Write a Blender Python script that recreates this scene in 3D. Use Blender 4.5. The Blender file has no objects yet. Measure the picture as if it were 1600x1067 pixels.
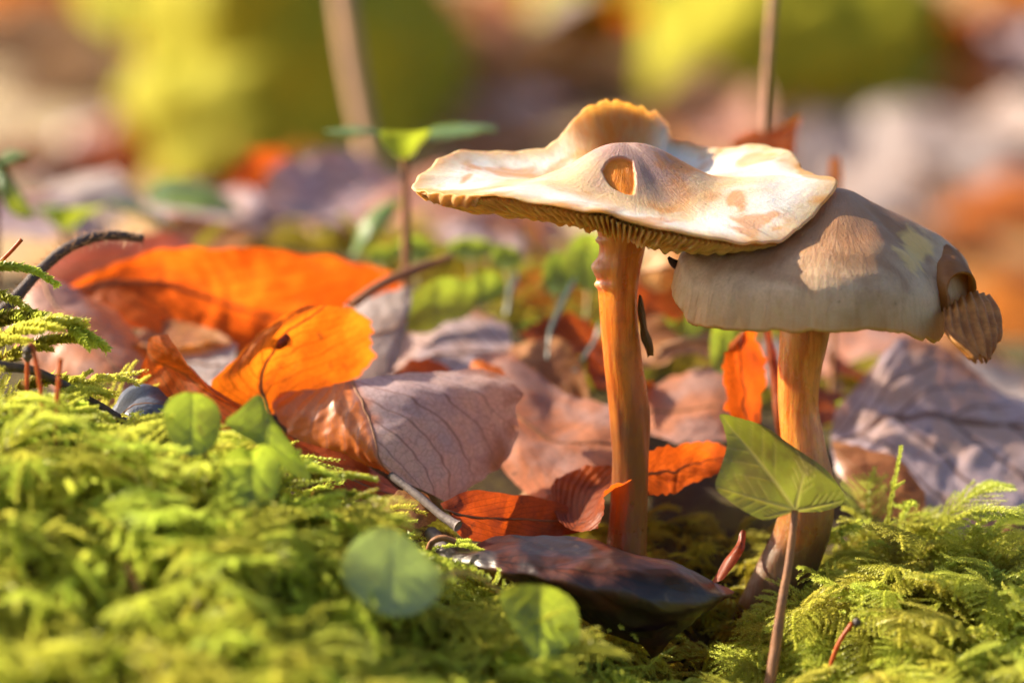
# Two mushrooms among beech leaves and moss.  1 Blender unit = 1 cm.
import bpy, math, random
import numpy as np
from mathutils import Vector

R = math.radians
scene = bpy.context.scene
col = scene.collection
scene.unit_settings.scale_length = 0.01
rng = np.random.default_rng(7)
random.seed(7)

# ------------------------------------------------------------------ camera
PITCH = R(5.0)
DIST = 44.44
FWD = np.array([0, math.cos(PITCH), -math.sin(PITCH)])
UP = np.array([0, math.sin(PITCH), math.cos(PITCH)])
CAM = -FWD * DIST
cam_data = bpy.data.cameras.new('camera')
cam = bpy.data.objects.new('camera', cam_data)
col.objects.link(cam)
cam.location = CAM
cam.rotation_euler = (math.pi / 2 - PITCH, 0, 0)
cam_data.lens = 100
cam_data.sensor_width = 36
cam_data.clip_start = 0.5
cam_data.clip_end = 20000
cam_data.dof.use_dof = True
cam_data.dof.focus_distance = DIST - 1.0
cam_data.dof.aperture_fstop = 0.1 / 1.12       # pupil 1.12 cm across
cam_data.dof.aperture_blades = 0
scene.camera = cam

# ------------------------------------------------------------------ sky + sun
SUN_EL, SUN_BACK = R(33), R(15)          # elevation; degrees behind pure left
sun_dir = Vector((-math.cos(SUN_EL) * math.cos(SUN_BACK), math.cos(SUN_EL) * math.sin(SUN_BACK), math.sin(SUN_EL)))
world = bpy.data.worlds.new('World')
scene.world = world
world.use_nodes = True
wn = world.node_tree
sky = wn.nodes.new('ShaderNodeTexSky')
sky.sky_type = 'NISHITA'
sky.sun_disc = False
sky.sun_elevation = SUN_EL
sky.dust_density = 3.0
sky.ozone_density = 0.6
sky.sun_rotation = math.atan2(sun_dir.x, sun_dir.y)
wn.nodes['Background'].inputs[1].default_value = 0.075
wn.links.new(sky.outputs[0], wn.nodes['Background'].inputs[0])
sun_data = bpy.data.lights.new('sun', 'SUN')
sun_data.energy = 5.0
sun_data.angle = R(0.5)
sun_data.color = (1.0, 0.86, 0.64)
sun = bpy.data.objects.new('sun', sun_data)
col.objects.link(sun)
sun.rotation_euler = sun_dir.to_track_quat('Z', 'Y').to_euler()
scene.view_settings.view_transform = 'Standard'
scene.view_settings.look = 'None'
scene.view_settings.gamma = 1
scene.view_settings.exposure = 1.3
scene.cycles.max_bounces = 7
scene.cycles.diffuse_bounces = 4
scene.cycles.glossy_bounces = 2
scene.cycles.use_adaptive_sampling = True
scene.cycles.adaptive_threshold = 0.03
scene.cycles.transparent_max_bounces = 8
scene.cycles.sample_clamp_indirect = 6
scene.cycles.use_denoising = True


# ------------------------------------------------------------------ helpers
def P(px, py, y):
    """world point at world depth y that the photograph shows at pixel px, py (1600 x 1067)"""
    dx = (px - 800) / 1600 * 0.36
    dz = -(py - 533.5) / 1600 * 0.36
    d = FWD + UP * dz + np.array([dx, 0, 0])
    t = (y - CAM[1]) / d[1]
    return CAM + d * t


def project(p):
    p = np.asarray(p, float) - CAM
    f = p @ FWD
    return 800 + p[..., 0] / f / 0.36 * 1600, 533.5 - (p @ UP) / f / 0.36 * 1600


def cr(pts, n, closed=False):
    """Catmull-Rom through pts (k,d) sampled at n parameters"""
    pts = np.asarray(pts, float)
    k = len(pts)
    if closed:
        t = np.arange(n) / n * k
        i = np.floor(t).astype(int)
        f = (t - i)[:, None]
        a, b, c, d = pts[(i - 1) % k], pts[i % k], pts[(i + 1) % k], pts[(i + 2) % k]
    else:
        t = np.linspace(0, k - 1, n)
        i = np.minimum(np.floor(t).astype(int), k - 2)
        f = (t - i)[:, None]
        e = np.vstack([2 * pts[0] - pts[1], pts, 2 * pts[-1] - pts[-2]])
        a, b, c, d = e[i], e[i + 1], e[i + 2], e[i + 3]
    return 0.5 * (2 * b + (c - a) * f + (2 * a - 5 * b + 4 * c - d) * f ** 2 + (3 * b - a - 3 * c + d) * f ** 3)


def lerp_table(t, xs, ys):
    return np.interp(t, xs, ys)


def vnoise(p, scale=1.0, seed=0.0):
    """cheap smooth noise from summed sines, about -1..1"""
    p = np.asarray(p) * scale
    s = np.zeros(p.shape[:-1])
    r = np.random.default_rng(int(seed * 13) + 5)
    p = p + 0.75 * np.sin(1.3 * np.roll(p, 1, -1) + r.uniform(0, 6)) + 0.4 * np.sin(2.9 * np.roll(p, -1, -1) + r.uniform(0, 6))
    for k in range(7):
        w = r.normal(size=p.shape[-1]) * (1 + 0.25 * k)
        s = s + np.sin(p @ w + r.uniform(0, 6.28)) / (1 + 0.25 * k)
    return s / 3.2


def mesh_obj(name, verts, faces, mat, parent=None, uv=None, attrs=None, smooth=True):
    me = bpy.data.meshes.new(name)
    verts = np.asarray(verts, float).reshape(-1, 3)
    if isinstance(faces, np.ndarray):
        n, k = faces.shape
        me.vertices.add(len(verts))
        me.vertices.foreach_set('co', verts.ravel())
        me.loops.add(n * k)
        me.loops.foreach_set('vertex_index', faces.ravel().astype(np.int32))
        me.polygons.add(n)
        me.polygons.foreach_set('loop_start', np.arange(0, n * k, k, dtype=np.int32))
        me.update(calc_edges=True)
        me.validate()
    else:
        me.from_pydata([tuple(v) for v in verts], [], [tuple(f) for f in faces])
    if smooth:
        me.polygons.foreach_set('use_smooth', np.ones(len(me.polygons), bool))
    if uv is not None:
        lay = me.uv_layers.new(name='UVMap')
        idx = np.empty(len(me.loops), np.int32)
        me.loops.foreach_get('vertex_index', idx)
        lay.data.foreach_set('uv', np.asarray(uv, float)[idx].ravel())
    for k, a in (attrs or {}).items():
        at = me.attributes.new(k, 'FLOAT', 'POINT')
        at.data.foreach_set('value', np.asarray(a, float).ravel())
    if mat:
        me.materials.append(mat)
    o = bpy.data.objects.new(name, me)
    col.objects.link(o)
    o.parent = parent
    return o


def tag(o, label, cat, group=None):
    o['label'] = label
    o['category'] = cat
    if group:
        o['group'] = group
    return o


def empty(name, loc):
    o = bpy.data.objects.new(name, None)
    col.objects.link(o)
    o.location = loc
    o.empty_display_size = 0.3
    return o


def keep(o, parent):
    """parent without moving (the parent is an unrotated, unscaled Empty or mesh)"""
    o.parent = parent
    o.matrix_parent_inverse.identity()
    o.location = Vector(o.location) - Vector(parent.location)
    return o


def grid_faces(nu, nv, closed_v=False):
    i, j = np.meshgrid(np.arange(nu - 1), np.arange(nv if closed_v else nv - 1), indexing='ij')
    j2 = (j + 1) % nv
    return np.stack([i * nv + j, (i + 1) * nv + j, (i + 1) * nv + j2, i * nv + j2], -1).reshape(-1, 4)


def grid_normals(G):
    du = np.gradient(G, axis=0)
    dv = np.gradient(G, axis=1)
    n = np.cross(du, dv)
    return n / (np.linalg.norm(n, axis=-1, keepdims=True) + 1e-9)


def tube(name, path, radii, mat, parent=None, seg=10, n=40, rough=0.0, caps=True, wob=0.0, seed=1):
    C = cr(path, n)
    rad = cr(np.asarray(radii, float).reshape(-1, 1), n)[:, 0]
    T = np.gradient(C, axis=0)
    T /= np.linalg.norm(T, axis=1, keepdims=True) + 1e-9
    ref = np.array([0.0, 1.0, 0.02])
    A = np.cross(T, ref)
    bad = np.linalg.norm(A, axis=1) < 0.2
    A[bad] = np.cross(T[bad], np.array([1.0, 0, 0.1]))
    A /= np.linalg.norm(A, axis=1, keepdims=True)
    B = np.cross(T, A)
    th = np.arange(seg) / seg * 2 * math.pi
    ring = np.cos(th)[None, :, None] * A[:, None] + np.sin(th)[None, :, None] * B[:, None]
    rr = rad[:, None] * np.ones((1, seg))
    if rough:
        rr = rr * (1 + rough * vnoise(np.stack(np.broadcast_arrays(np.linspace(0, n * 0.25, n)[:, None], np.cos(th)[None] * 2, np.sin(th)[None] * 2), -1), 1.3, seed))
    V = C[:, None] + ring * rr[..., None]
    F = grid_faces(n, seg, True)
    V = V.reshape(-1, 3)
    uv = np.stack(np.broadcast_arrays(np.linspace(0, 1, n)[:, None], (th / 6.2832)[None]), -1).reshape(-1, 2)
    if caps:
        V = np.vstack([V, C[:1], C[-1:]])
        uv = np.vstack([uv, [[0, 0], [1, 0]]])
        a, b = len(V) - 2, len(V) - 1
        f1 = [(a, (j + 1) % seg, j, j) for j in range(seg)]
        o = (n - 1) * seg
        f2 = [(b, o + j, o + (j + 1) % seg) for j in range(seg)]
        faces = [tuple(f) for f in F] + [f[:3] for f in f1] + f2
    else:
        faces = F
    return mesh_obj(name, V, faces, mat, parent, uv)


# ------------------------------------------------------------------ node helpers
class NT:
    def __init__(self, name):
        self.m = bpy.data.materials.new(name)
        self.m.use_nodes = True
        self.t = self.m.node_tree
        self.t.nodes.clear()
        self.out = self.t.nodes.new('ShaderNodeOutputMaterial')

    def n(self, kind, **kw):
        nd = self.t.nodes.new('ShaderNode' + kind)
        for k, v in kw.items():
            setattr(nd, k, v)
        return nd

    def set(self, sock, v):
        if isinstance(v, bpy.types.NodeSocket):
            self.t.links.new(v, sock)
        elif v is not None:
            if hasattr(sock.default_value, '__len__') and not hasattr(v, '__len__'):
                v = (v, v, v, 1)[:len(sock.default_value)]
            if hasattr(v, '__len__') and len(sock.default_value) == 4 and len(v) == 3:
                v = (*v, 1)
            sock.default_value = v

    def math(self, op, a, b=None, c=None, clamp=False):
        nd = self.n('Math', operation=op, use_clamp=clamp)
        for s, v in zip(nd.inputs, (a, b, c)):
            self.set(s, v)
        return nd.outputs[0]

    def mix(self, f, a, b, mode='MIX'):
        nd = self.n('Mix', data_type='RGBA', blend_type=mode)
        self.set(nd.inputs[0], f)
        self.set(nd.inputs[6], a)
        self.set(nd.inputs[7], b)
        return nd.outputs[2]

    def ramp(self, v, lo, hi, a=0.0, b=1.0):
        nd = self.n('MapRange', interpolation_type='SMOOTHSTEP')
        for i, x in enumerate((v, lo, hi, a, b)):
            self.set(nd.inputs[i], x)
        return nd.outputs[0]

    def coord(self, which='Object'):
        return self.n('TexCoord').outputs[which]

    def noise(self, vec, scale, detail=4, rough=0.55, w=0.0, dist=0.0, which=0):
        nd = self.n('TexNoise', noise_dimensions='3D')
        if w:
            ad = self.n('VectorMath', operation='ADD')
            self.set(ad.inputs[0], vec)
            ad.inputs[1].default_value = (w * 3.13, w * 1.71, w * 5.37)
            vec = ad.outputs[0]
        self.set(nd.inputs['Vector'], vec)
        nd.inputs['Scale'].default_value = scale
        nd.inputs['Detail'].default_value = detail
        nd.inputs['Roughness'].default_value = rough
        nd.inputs['Distortion'].default_value = dist
        return nd.outputs[which]

    def scale(self, vec, s):
        nd = self.n('Mapping')
        self.set(nd.inputs[0], vec)
        nd.inputs['Scale'].default_value = s
        return nd.outputs[0]

    def bump(self, h, strength=0.4, dist=0.03, normal=None):
        nd = self.n('Bump')
        nd.inputs['Strength'].default_value = strength
        nd.inputs['Distance'].default_value = dist
        self.set(nd.inputs['Height'], h)
        if normal:
            self.set(nd.inputs['Normal'], normal)
        return nd.outputs[0]

    def principled(self, color, rough=0.6, normal=None, spec=0.4, sss=0, radius=(0.3, 0.12, 0.05), scale=1.0, coat=0, coat_rough=0.2):
        b = self.n('BsdfPrincipled')
        self.set(b.inputs['Base Color'], color)
        self.set(b.inputs['Roughness'], rough)
        b.inputs['Specular IOR Level'].default_value = spec
        if normal:
            self.set(b.inputs['Normal'], normal)
        if sss:
            b.inputs['Subsurface Weight'].default_value = sss
            b.inputs['Subsurface Radius'].default_value = radius
            b.inputs['Subsurface Scale'].default_value = scale
        if coat:
            b.inputs['Coat Weight'].default_value = coat
            b.inputs['Coat Roughness'].default_value = coat_rough
        return b.outputs[0]

    def attr(self, name, out='Fac'):
        return self.n('Attribute', attribute_name=name).outputs[out]

    def done(self, shader):
        self.t.links.new(shader, self.out.inputs[0])
        return self.m


def leaf_mat(name, a, b, trans, fac=0.45, vein=(0.2, 0.07, 0.02), nv=9, slant=0.45, rough=0.5, spec=0.4,
             half=None, patch=0.9, spots=(0.05, 0.025, 0.015), spot_amt=0.5, seed=0.0, vein_amt=0.65, tipcol=None, coat=0, cut=(0.42, 0.6)):
    """thin leaf: pigment a/b in patches, pinnate veins from the UV, light coming through"""
    t = NT(name)
    ob = t.coord('Object')
    uv = t.n('SeparateXYZ')
    t.set(uv.inputs[0], t.coord('UV'))
    u, v = uv.outputs[0], uv.outputs[1]
    s = t.math('ABSOLUTE', t.math('MULTIPLY_ADD', v, 2.0, -1.0))
    wob = t.noise(ob, 1.6, 2, w=seed + 3)
    ph = t.math('MULTIPLY', t.math('ADD', t.math('MULTIPLY_ADD', s, -slant, u), t.math('MULTIPLY', wob, 0.05)), nv)
    f = t.math('FRACT', ph)
    d = t.math('MINIMUM', f, t.math('SUBTRACT', 1.0, f))
    lat = t.math('MULTIPLY', t.ramp(d, 0.02, 0.075, 1.0, 0.0), t.ramp(s, 0.6, 1.0, 1.0, 0.35))
    mid = t.ramp(s, 0.012, 0.05, 1.0, 0.0)
    veins = t.math('MAXIMUM', lat, mid)
    n1 = t.noise(ob, patch, 5, 0.6, w=seed, dist=0.3)
    base = t.mix(t.ramp(n1, cut[0], cut[1]), a, b)
    if half:          # light coming through one shaded half, put into its colour
        wavy = t.math('ADD', v, t.math('MULTIPLY', t.math('SUBTRACT', wob, 0.5), 0.12))
        base = t.mix(t.ramp(wavy, half[0], half[0] + 0.08), half[1], base)
    if tipcol:
        base = t.mix(t.math('MULTIPLY', t.ramp(s, 0.7, 1.0), t.ramp(n1, 0.4, 0.6)), base, tipcol)
    fine = t.noise(ob, 16, 4, 0.7, w=seed + 9)
    base = t.mix(0.5, base, t.mix(fine, (0.2, 0.2, 0.2), (1.6, 1.6, 1.6)), 'MULTIPLY')
    sp = t.noise(ob, 3.2, 3, 0.6, w=seed + 5)
    spm = t.math('MULTIPLY', t.ramp(sp, 0.62, 0.72), spot_amt)
    base = t.mix(spm, base, spots)
    base = t.mix(t.math('MULTIPLY', veins, vein_amt), base, vein)
    # tiny net of veinlets
    vor = t.n('TexVoronoi', feature='DISTANCE_TO_EDGE')
    t.set(vor.inputs['Vector'], ob)
    vor.inputs['Scale'].default_value = 9
    net = t.ramp(vor.outputs[0], 0.0, 0.08, 1.0, 0.0)
    base = t.mix(t.math('MULTIPLY', net, 0.38), base, vein)
    tr = t.mix(t.math('MULTIPLY', t.math('MAXIMUM', veins, t.math('MULTIPLY', net, 0.35)), 0.85), trans, tuple(c * 0.3 for c in trans))
    tr = t.mix(0.45, tr, t.mix(fine, (0.45, 0.4, 0.35), (1.3, 1.3, 1.3)), 'MULTIPLY')
    tr = t.mix(spm, tr, spots)
    tr = t.mix(0.75, tr, t.mix(t.ramp(n1, 0.35, 0.65), (1.25, 1.25, 1.25), (0.45, 0.36, 0.3)), 'MULTIPLY')
    if half:
        tr = t.mix(t.ramp(wavy, half[0], half[0] + 0.08), half[2], tr)
    h = t.math('ADD', t.math('MULTIPLY', veins, -0.45), t.math('ADD', t.math('MULTIPLY', fine, 0.45), t.math('MULTIPLY', net, -0.2)))
    nm = t.bump(h, 0.3, 0.012)
    p = t.principled(base, t.math('MULTIPLY_ADD', fine, 0.25, rough - 0.12), nm, spec, coat=coat)
    tb = t.n('BsdfTranslucent')
    t.set(tb.inputs[0], tr)
    t.set(tb.inputs[1], nm)
    mx = t.n('MixShader')
    mx.inputs[0].default_value = fac
    t.t.links.new(p, mx.inputs[1])
    t.t.links.new(tb.outputs[0], mx.inputs[2])
    return t.done(mx.outputs[0])


def simple_mat(name, a, b, scale=3, rough=0.7, bump=0.4, sss=0, radius=(0.2, 0.1, 0.04), spec=0.35, stretch=(1, 1, 1), seed=0.0):
    t = NT(name)
    ob = t.scale(t.coord('Object'), stretch)
    n = t.noise(ob, scale, 6, 0.65, w=seed)
    f = t.noise(ob, scale * 6, 4, 0.7, w=seed + 2)
    c = t.mix(t.ramp(n, 0.35, 0.65), a, b)
    c = t.mix(0.4, c, t.mix(f, (0.3, 0.3, 0.3), (1.5, 1.5, 1.5)), 'MULTIPLY')
    nm = t.bump(t.math('ADD', n, t.math('MULTIPLY', f, 0.5)), bump, 0.06)
    return t.done(t.principled(c, rough, nm, spec, sss, radius))


M = {}
# beech leaves
M['leaf_orange'] = leaf_mat('leaf_orange', (0.66, 0.19, 0.03), (0.46, 0.10, 0.018), (1.0, 0.165, 0.01), 0.58, seed=1, spot_amt=0.7, patch=0.7)
M['leaf_amber'] = leaf_mat('leaf_amber', (0.66, 0.22, 0.03), (0.58, 0.15, 0.02), (1.0, 0.22, 0.01), 0.56, seed=2, nv=8, spot_amt=0.5, vein=(0.3, 0.08, 0.015))
M['leaf_lilac'] = leaf_mat('leaf_lilac', (0.66, 0.46, 0.41), (0.56, 0.41, 0.43), (0.8, 0.30, 0.10), 0.2, seed=3, nv=5, slant=0.9, rough=0.38, spec=0.6,
                           vein=(0.24, 0.11, 0.09), spots=(0.26, 0.19, 0.24), half=(0.47, (0.58, 0.16, 0.03), (1.0, 0.28, 0.03)), spot_amt=0.45, tipcol=(0.36, 0.13, 0.05))  # orange half and lilac half differ by light, put into the colours
M['leaf_violet'] = leaf_mat('leaf_violet', (0.54, 0.42, 0.47), (0.58, 0.39, 0.35), (0.7, 0.3, 0.16), 0.2, seed=4, nv=6, slant=-0.35, vein_amt=0.95, rough=0.4, spec=0.55,
                            vein=(0.17, 0.09, 0.08), spots=(0.14, 0.12, 0.2), spot_amt=0.6, tipcol=(0.38, 0.14, 0.06))
M['leaf_pink'] = leaf_mat('leaf_pink', (0.60, 0.24, 0.13), (0.52, 0.30, 0.26), (0.9, 0.30, 0.08), 0.35, seed=5, rough=0.45, spec=0.5, vein=(0.3, 0.12, 0.07), vein_amt=0.4)
M['leaf_rust'] = leaf_mat('leaf_rust', (0.40, 0.085, 0.012), (0.27, 0.05, 0.01), (0.9, 0.16, 0.012), 0.5, seed=6, spot_amt=0.5, vein=(0.13, 0.03, 0.01))
M['leaf_red'] = leaf_mat('leaf_red', (0.36, 0.06, 0.012), (0.20, 0.035, 0.01), (0.75, 0.11, 0.01), 0.4, seed=7, spot_amt=0.6, vein=(0.1, 0.02, 0.01), rough=0.42, spec=0.5)
M['leaf_dark'] = leaf_mat('leaf_dark', (0.022, 0.010, 0.010), (0.13, 0.035, 0.018), (0.10, 0.02, 0.01), 0.06, seed=8, spot_amt=0.5, spots=(0.14, 0.085, 0.05), vein=(0.012, 0.006, 0.006), nv=6, rough=0.36, spec=0.7,
                          vein_amt=0.6, patch=0.7, cut=(0.46, 0.66))
M['leaf_slate'] = leaf_mat('leaf_slate', (0.13, 0.14, 0.20), (0.08, 0.075, 0.1), (0.15, 0.1, 0.1), 0.12, seed=9, vein=(0.03, 0.03, 0.04), rough=0.35, spec=0.6)
M['leaf_pale'] = leaf_mat('leaf_pale', (0.70, 0.40, 0.16), (0.62, 0.26, 0.07), (1.0, 0.42, 0.08), 0.5, seed=10, vein=(0.4, 0.15, 0.05))
M['leaf_brown'] = leaf_mat('leaf_brown', (0.48, 0.22, 0.08), (0.36, 0.15, 0.07), (0.8, 0.28, 0.05), 0.35, seed=11, vein=(0.14, 0.06, 0.03))
M['leaf_grey'] = leaf_mat('leaf_grey', (0.46, 0.38, 0.37), (0.38, 0.28, 0.25), (0.5, 0.3, 0.2), 0.15, seed=12, vein=(0.2, 0.13, 0.1), spec=0.5, rough=0.4)
# green leaves
M['clover'] = leaf_mat('clover', (0.20, 0.28, 0.055), (0.15, 0.23, 0.06), (0.48, 0.62, 0.05), 0.5, seed=13, vein=(0.34, 0.40, 0.15), vein_amt=0.6, spots=(0.2, 0.12, 0.03), spot_amt=0.5, nv=7, rough=0.42, spec=0.5, tipcol=(0.30, 0.36, 0.05))
M['clover_pale'] = leaf_mat('clover_pale', (0.36, 0.42, 0.2), (0.30, 0.38, 0.17), (0.45, 0.6, 0.12), 0.4, seed=14, vein=(0.44, 0.48, 0.24), vein_amt=0.6, spots=(0.2, 0.14, 0.05), spot_amt=0.45, nv=7, rough=0.4, spec=0.55, tipcol=(0.38, 0.42, 0.08))
M['seedling'] = leaf_mat('seedling', (0.16, 0.27, 0.05), (0.13, 0.24, 0.10), (0.5, 0.6, 0.04), 0.4, seed=15, vein=(0.3, 0.36, 0.14), vein_amt=0.3, spot_amt=0.0, rough=0.42, spec=0.5)
M['olive'] = leaf_mat('olive', (0.24, 0.25, 0.03), (0.32, 0.20, 0.03), (0.6, 0.5, 0.04), 0.45, seed=16, vein=(0.4, 0.36, 0.1), vein_amt=0.3)
M['husk'] = leaf_mat('husk', (0.06, 0.055, 0.02), (0.10, 0.06, 0.02), (0.3, 0.16, 0.02), 0.3, seed=17, tipcol=(0.45, 0.22, 0.05))
M['twig_dark'] = simple_mat('twig_dark', (0.045, 0.03, 0.028), (0.11, 0.07, 0.06), 4, 0.5, 0.5, spec=0.5)
M['twig_brown'] = simple_mat('twig_brown', (0.35, 0.15, 0.06), (0.24, 0.11, 0.06), 3, 0.55, 0.4)
M['twig_grey'] = simple_mat('twig_grey', (0.22, 0.17, 0.16), (0.13, 0.10, 0.10), 3, 0.55, 0.4)
M['stalk_pale'] = simple_mat('stalk_pale', (0.52, 0.28, 0.14), (0.40, 0.22, 0.13), 1.2, 0.6, 0.3)
M['seta'] = simple_mat('seta', (0.45, 0.10, 0.02), (0.30, 0.07, 0.02), 3, 0.4, 0.2, sss=0.3)
M['blade_blue'] = simple_mat('blade_blue', (0.10, 0.13, 0.13), (0.07, 0.09, 0.08), 2, 0.45, 0.2)


def moss_mat(name, tip, mid, trans, fac=0.5):
    t = NT(name)
    info = t.n('ObjectInfo')
    a = t.attr('age')          # 0 old base .. 1 young tip of the shoot
    r = t.attr('tone')
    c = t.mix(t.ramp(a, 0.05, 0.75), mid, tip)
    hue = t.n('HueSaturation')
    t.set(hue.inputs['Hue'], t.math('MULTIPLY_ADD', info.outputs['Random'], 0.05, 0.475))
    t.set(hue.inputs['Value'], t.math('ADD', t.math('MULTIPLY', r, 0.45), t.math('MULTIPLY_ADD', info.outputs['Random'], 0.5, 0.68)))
    t.set(hue.inputs['Color'], c)
    c = hue.outputs[0]
    p = t.principled(c, 0.42, None, 0.35)
    tb = t.n('BsdfTranslucent')
    h2 = t.n('HueSaturation')
    t.set(h2.inputs['Hue'], t.math('MULTIPLY_ADD', info.outputs['Random'], 0.04, 0.48))
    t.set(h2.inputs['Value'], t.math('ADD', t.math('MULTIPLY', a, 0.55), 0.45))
    t.set(h2.inputs['Color'], trans)
    t.set(tb.inputs[0], h2.outputs[0])
    mx = t.n('MixShader')
    mx.inputs[0].default_value = fac
    t.t.links.new(p, mx.inputs[1])
    t.t.links.new(tb.outputs[0], mx.inputs[2])
    return t.done(mx.outputs[0])


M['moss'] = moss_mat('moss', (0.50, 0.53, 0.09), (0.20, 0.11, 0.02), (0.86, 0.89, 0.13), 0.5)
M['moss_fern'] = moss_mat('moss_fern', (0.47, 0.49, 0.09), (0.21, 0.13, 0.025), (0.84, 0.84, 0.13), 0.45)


# ------------------------------------------------------------------ ground (one sheet, near bank + far slope)
GC = [  # px, py, depth y  of the soil surface as the photograph shows it
    (-300, 660, -4), (0, 690, -4), (150, 720, -4), (300, 765, -4), (450, 800, -4), (600, 900, -4), (750, 985, -4), (900, 1040, -4), (1050, 1080, -3.6),
    (-300, 900, -6.6), (0, 900, -6.6), (250, 915, -6.6), (500, 950, -6.6), (750, 1080, -6.6), (950, 1200, -6.6), (1300, 1250, -8), (1700, 1250, -8),
    (-300, 1150, -9), (0, 1120, -9), (400, 1130, -9), (900, 1350, -9), (1500, 1400, -9),
    (-300, 630, -2), (0, 655, -2), (150, 690, -2), (300, 740, -2), (450, 785, -2), (620, 880, -2), (800, 960, -2), (950, 1000, -2.2), (1100, 1020, -2),
    (1250, 1080, -3.2), (1400, 1095, -3.6), (1600, 1120, -3.6), (1800, 1100, -3.6),
    (1250, 960, -1), (1350, 915, -1), (1500, 925, -1), (1650, 945, -1), (1900, 930, -1),
    (980, 885, 0), (1170, 950, 0), (1290, 880, 0.3), (1400, 865, 0.6), (1560, 895, 0.8), (1800, 880, 0.8),
    (-300, 640, 1), (0, 655, 1), (200, 690, 1), (400, 730, 1), (600, 830, 0.5), (750, 840, 0.8),
    (700, 790, 3), (900, 790, 3), (1100, 790, 3), (1300, 800, 3), (1500, 850, 3.2), (1800, 850, 3.5), (200, 660, 3), (450, 700, 3),
    (0, 590, 6), (300, 590, 6), (600, 610, 6), (900, 640, 6.5), (1150, 690, 6.5), (1350, 700, 6.5), (1600, 740, 7), (1900, 740, 7),
    (0, 470, 12), (300, 470, 12), (600, 470, 12), (900, 500, 12), (1150, 570, 12), (1400, 640, 12), (1700, 660, 12),
    (-300, 380, 20), (0, 385, 20), (300, 385, 20), (600, 390, 20), (900, 410, 20), (1150, 500, 19), (1400, 630, 18), (1700, 650, 18), (2000, 650, 18),
]
gpts = np.array([P(px, py + (50 if px <= 0 and d > -3 else 62 if px < 200 and d > -3 else 66 + (35 if 540 < px < 960 else 0) if px < 1100 and d <= 1.5 else 95 if d < 1.5 and px < 1300 else 15 if d < 1.5 else 0), d) for px, py, d in GC])
far_pts = [(x, 30, -2.0 + 0.006 * max(0, -x) * 3) for x in (-40, -20, 0, 20, 40)] + [(x, 45, -6) for x in (-40, 0, 40)] + [(x, -20, -9) for x in (-25, 0, 25)] + [(x, y, z) for x, z in ((-45, -1.0), (45, -5)) for y in (-10, 0, 10)]
gpts = np.vstack([gpts, np.array(far_pts, float)])


def rbf_fit(p):
    d = np.linalg.norm(p[:, None, :2] - p[None, :, :2], axis=-1)
    A = d + np.eye(len(p)) * -0.15
    n = len(p)
    K = np.zeros((n + 3, n + 3))
    K[:n, :n] = A
    K[:n, n] = K[n, :n] = 1
    K[:n, n + 1:] = p[:, :2]
    K[n + 1:, :n] = p[:, :2].T
    return np.linalg.solve(K, np.concatenate([p[:, 2], np.zeros(3)]))


W_RBF = rbf_fit(gpts)


def ground_z(x, y):
    x = np.asarray(x, float)
    y = np.asarray(y, float)
    sh = x.shape
    q = np.stack([np.clip(x.ravel(), -60, 60), np.clip(y.ravel(), -25, 45)], -1)
    out = np.empty(len(q))
    for s in range(0, len(q), 20000):
        qq = q[s:s + 20000]
        d = np.linalg.norm(qq[:, None] - gpts[None, :, :2], axis=-1)
        out[s:s + 20000] = d @ W_RBF[:-3] + W_RBF[-3] + qq @ W_RBF[-2:]
    z = out.reshape(sh)
    far = np.interp(y, [30, 45, 90, 120, 160, 200, 260, 400, 1000, 9000], [-3, -6, -7.5, -5, 6, 20, 38, 60, 90, 160])
    far = far + (y > 60) * vnoise(np.stack([x, y], -1), 0.05, 3) * np.clip((y - 60) * 0.05, 0, 3)
    w = np.clip((y - 28) / 14, 0, 1)
    w = w * w * (3 - 2 * w)
    wn_ = np.clip((-y - 14) / 10, 0, 1)
    z = z * (1 - w) + far * w
    z = z * (1 - wn_) + -12.0 * wn_
    return z + 0.07 * vnoise(np.stack([x, y], -1), 2.2, 8)


def soil_mat():
    t = NT('soil')
    ob = t.coord('Object')
    n = t.noise(ob, 0.9, 6, 0.65)
    f = t.noise(ob, 9, 5, 0.7, w=4)
    big = t.noise(ob, 0.045, 3, 0.5, w=2)
    c = t.mix(t.ramp(n, 0.38, 0.62), (0.045, 0.026, 0.014), (0.11, 0.085, 0.02))
    far = t.mix(t.ramp(big, 0.42, 0.58), (0.46, 0.24, 0.08), (0.48, 0.36, 0.22))
    sep = t.n('SeparateXYZ')
    t.set(sep.inputs[0], ob)
    c = t.mix(t.ramp(sep.outputs[1], 35, 60), c, far)     # the far floor is leaf litter, not soil
    c = t.mix(0.5, c, t.mix(f, (0.2, 0.2, 0.2), (1.6, 1.6, 1.6)), 'MULTIPLY')
    nm = t.bump(t.math('ADD', n, f), 0.8, 0.12)
    return t.done(t.principled(c, 0.85, nm, 0.3))


xs = np.concatenate([[-6000, -1500, -500, -250, -150, -100, -70, -50], np.linspace(-40, 40, 260), [50, 70, 100, 150, 250, 500, 1500, 6000]])
ys = np.concatenate([[-4000, -800, -200, -80, -40, -25], np.linspace(-18, 32, 170), np.linspace(34, 60, 14), np.linspace(66, 420, 50), [600, 1000, 2500, 9000]])
gx, gy = np.meshgrid(xs, ys, indexing='ij')
gz = ground_z(gx, gy)
g = mesh_obj('ground', np.stack([gx, gy, gz], -1).reshape(-1, 3), grid_faces(len(xs), len(ys)), soil_mat())
g['kind'] = 'structure'


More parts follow.
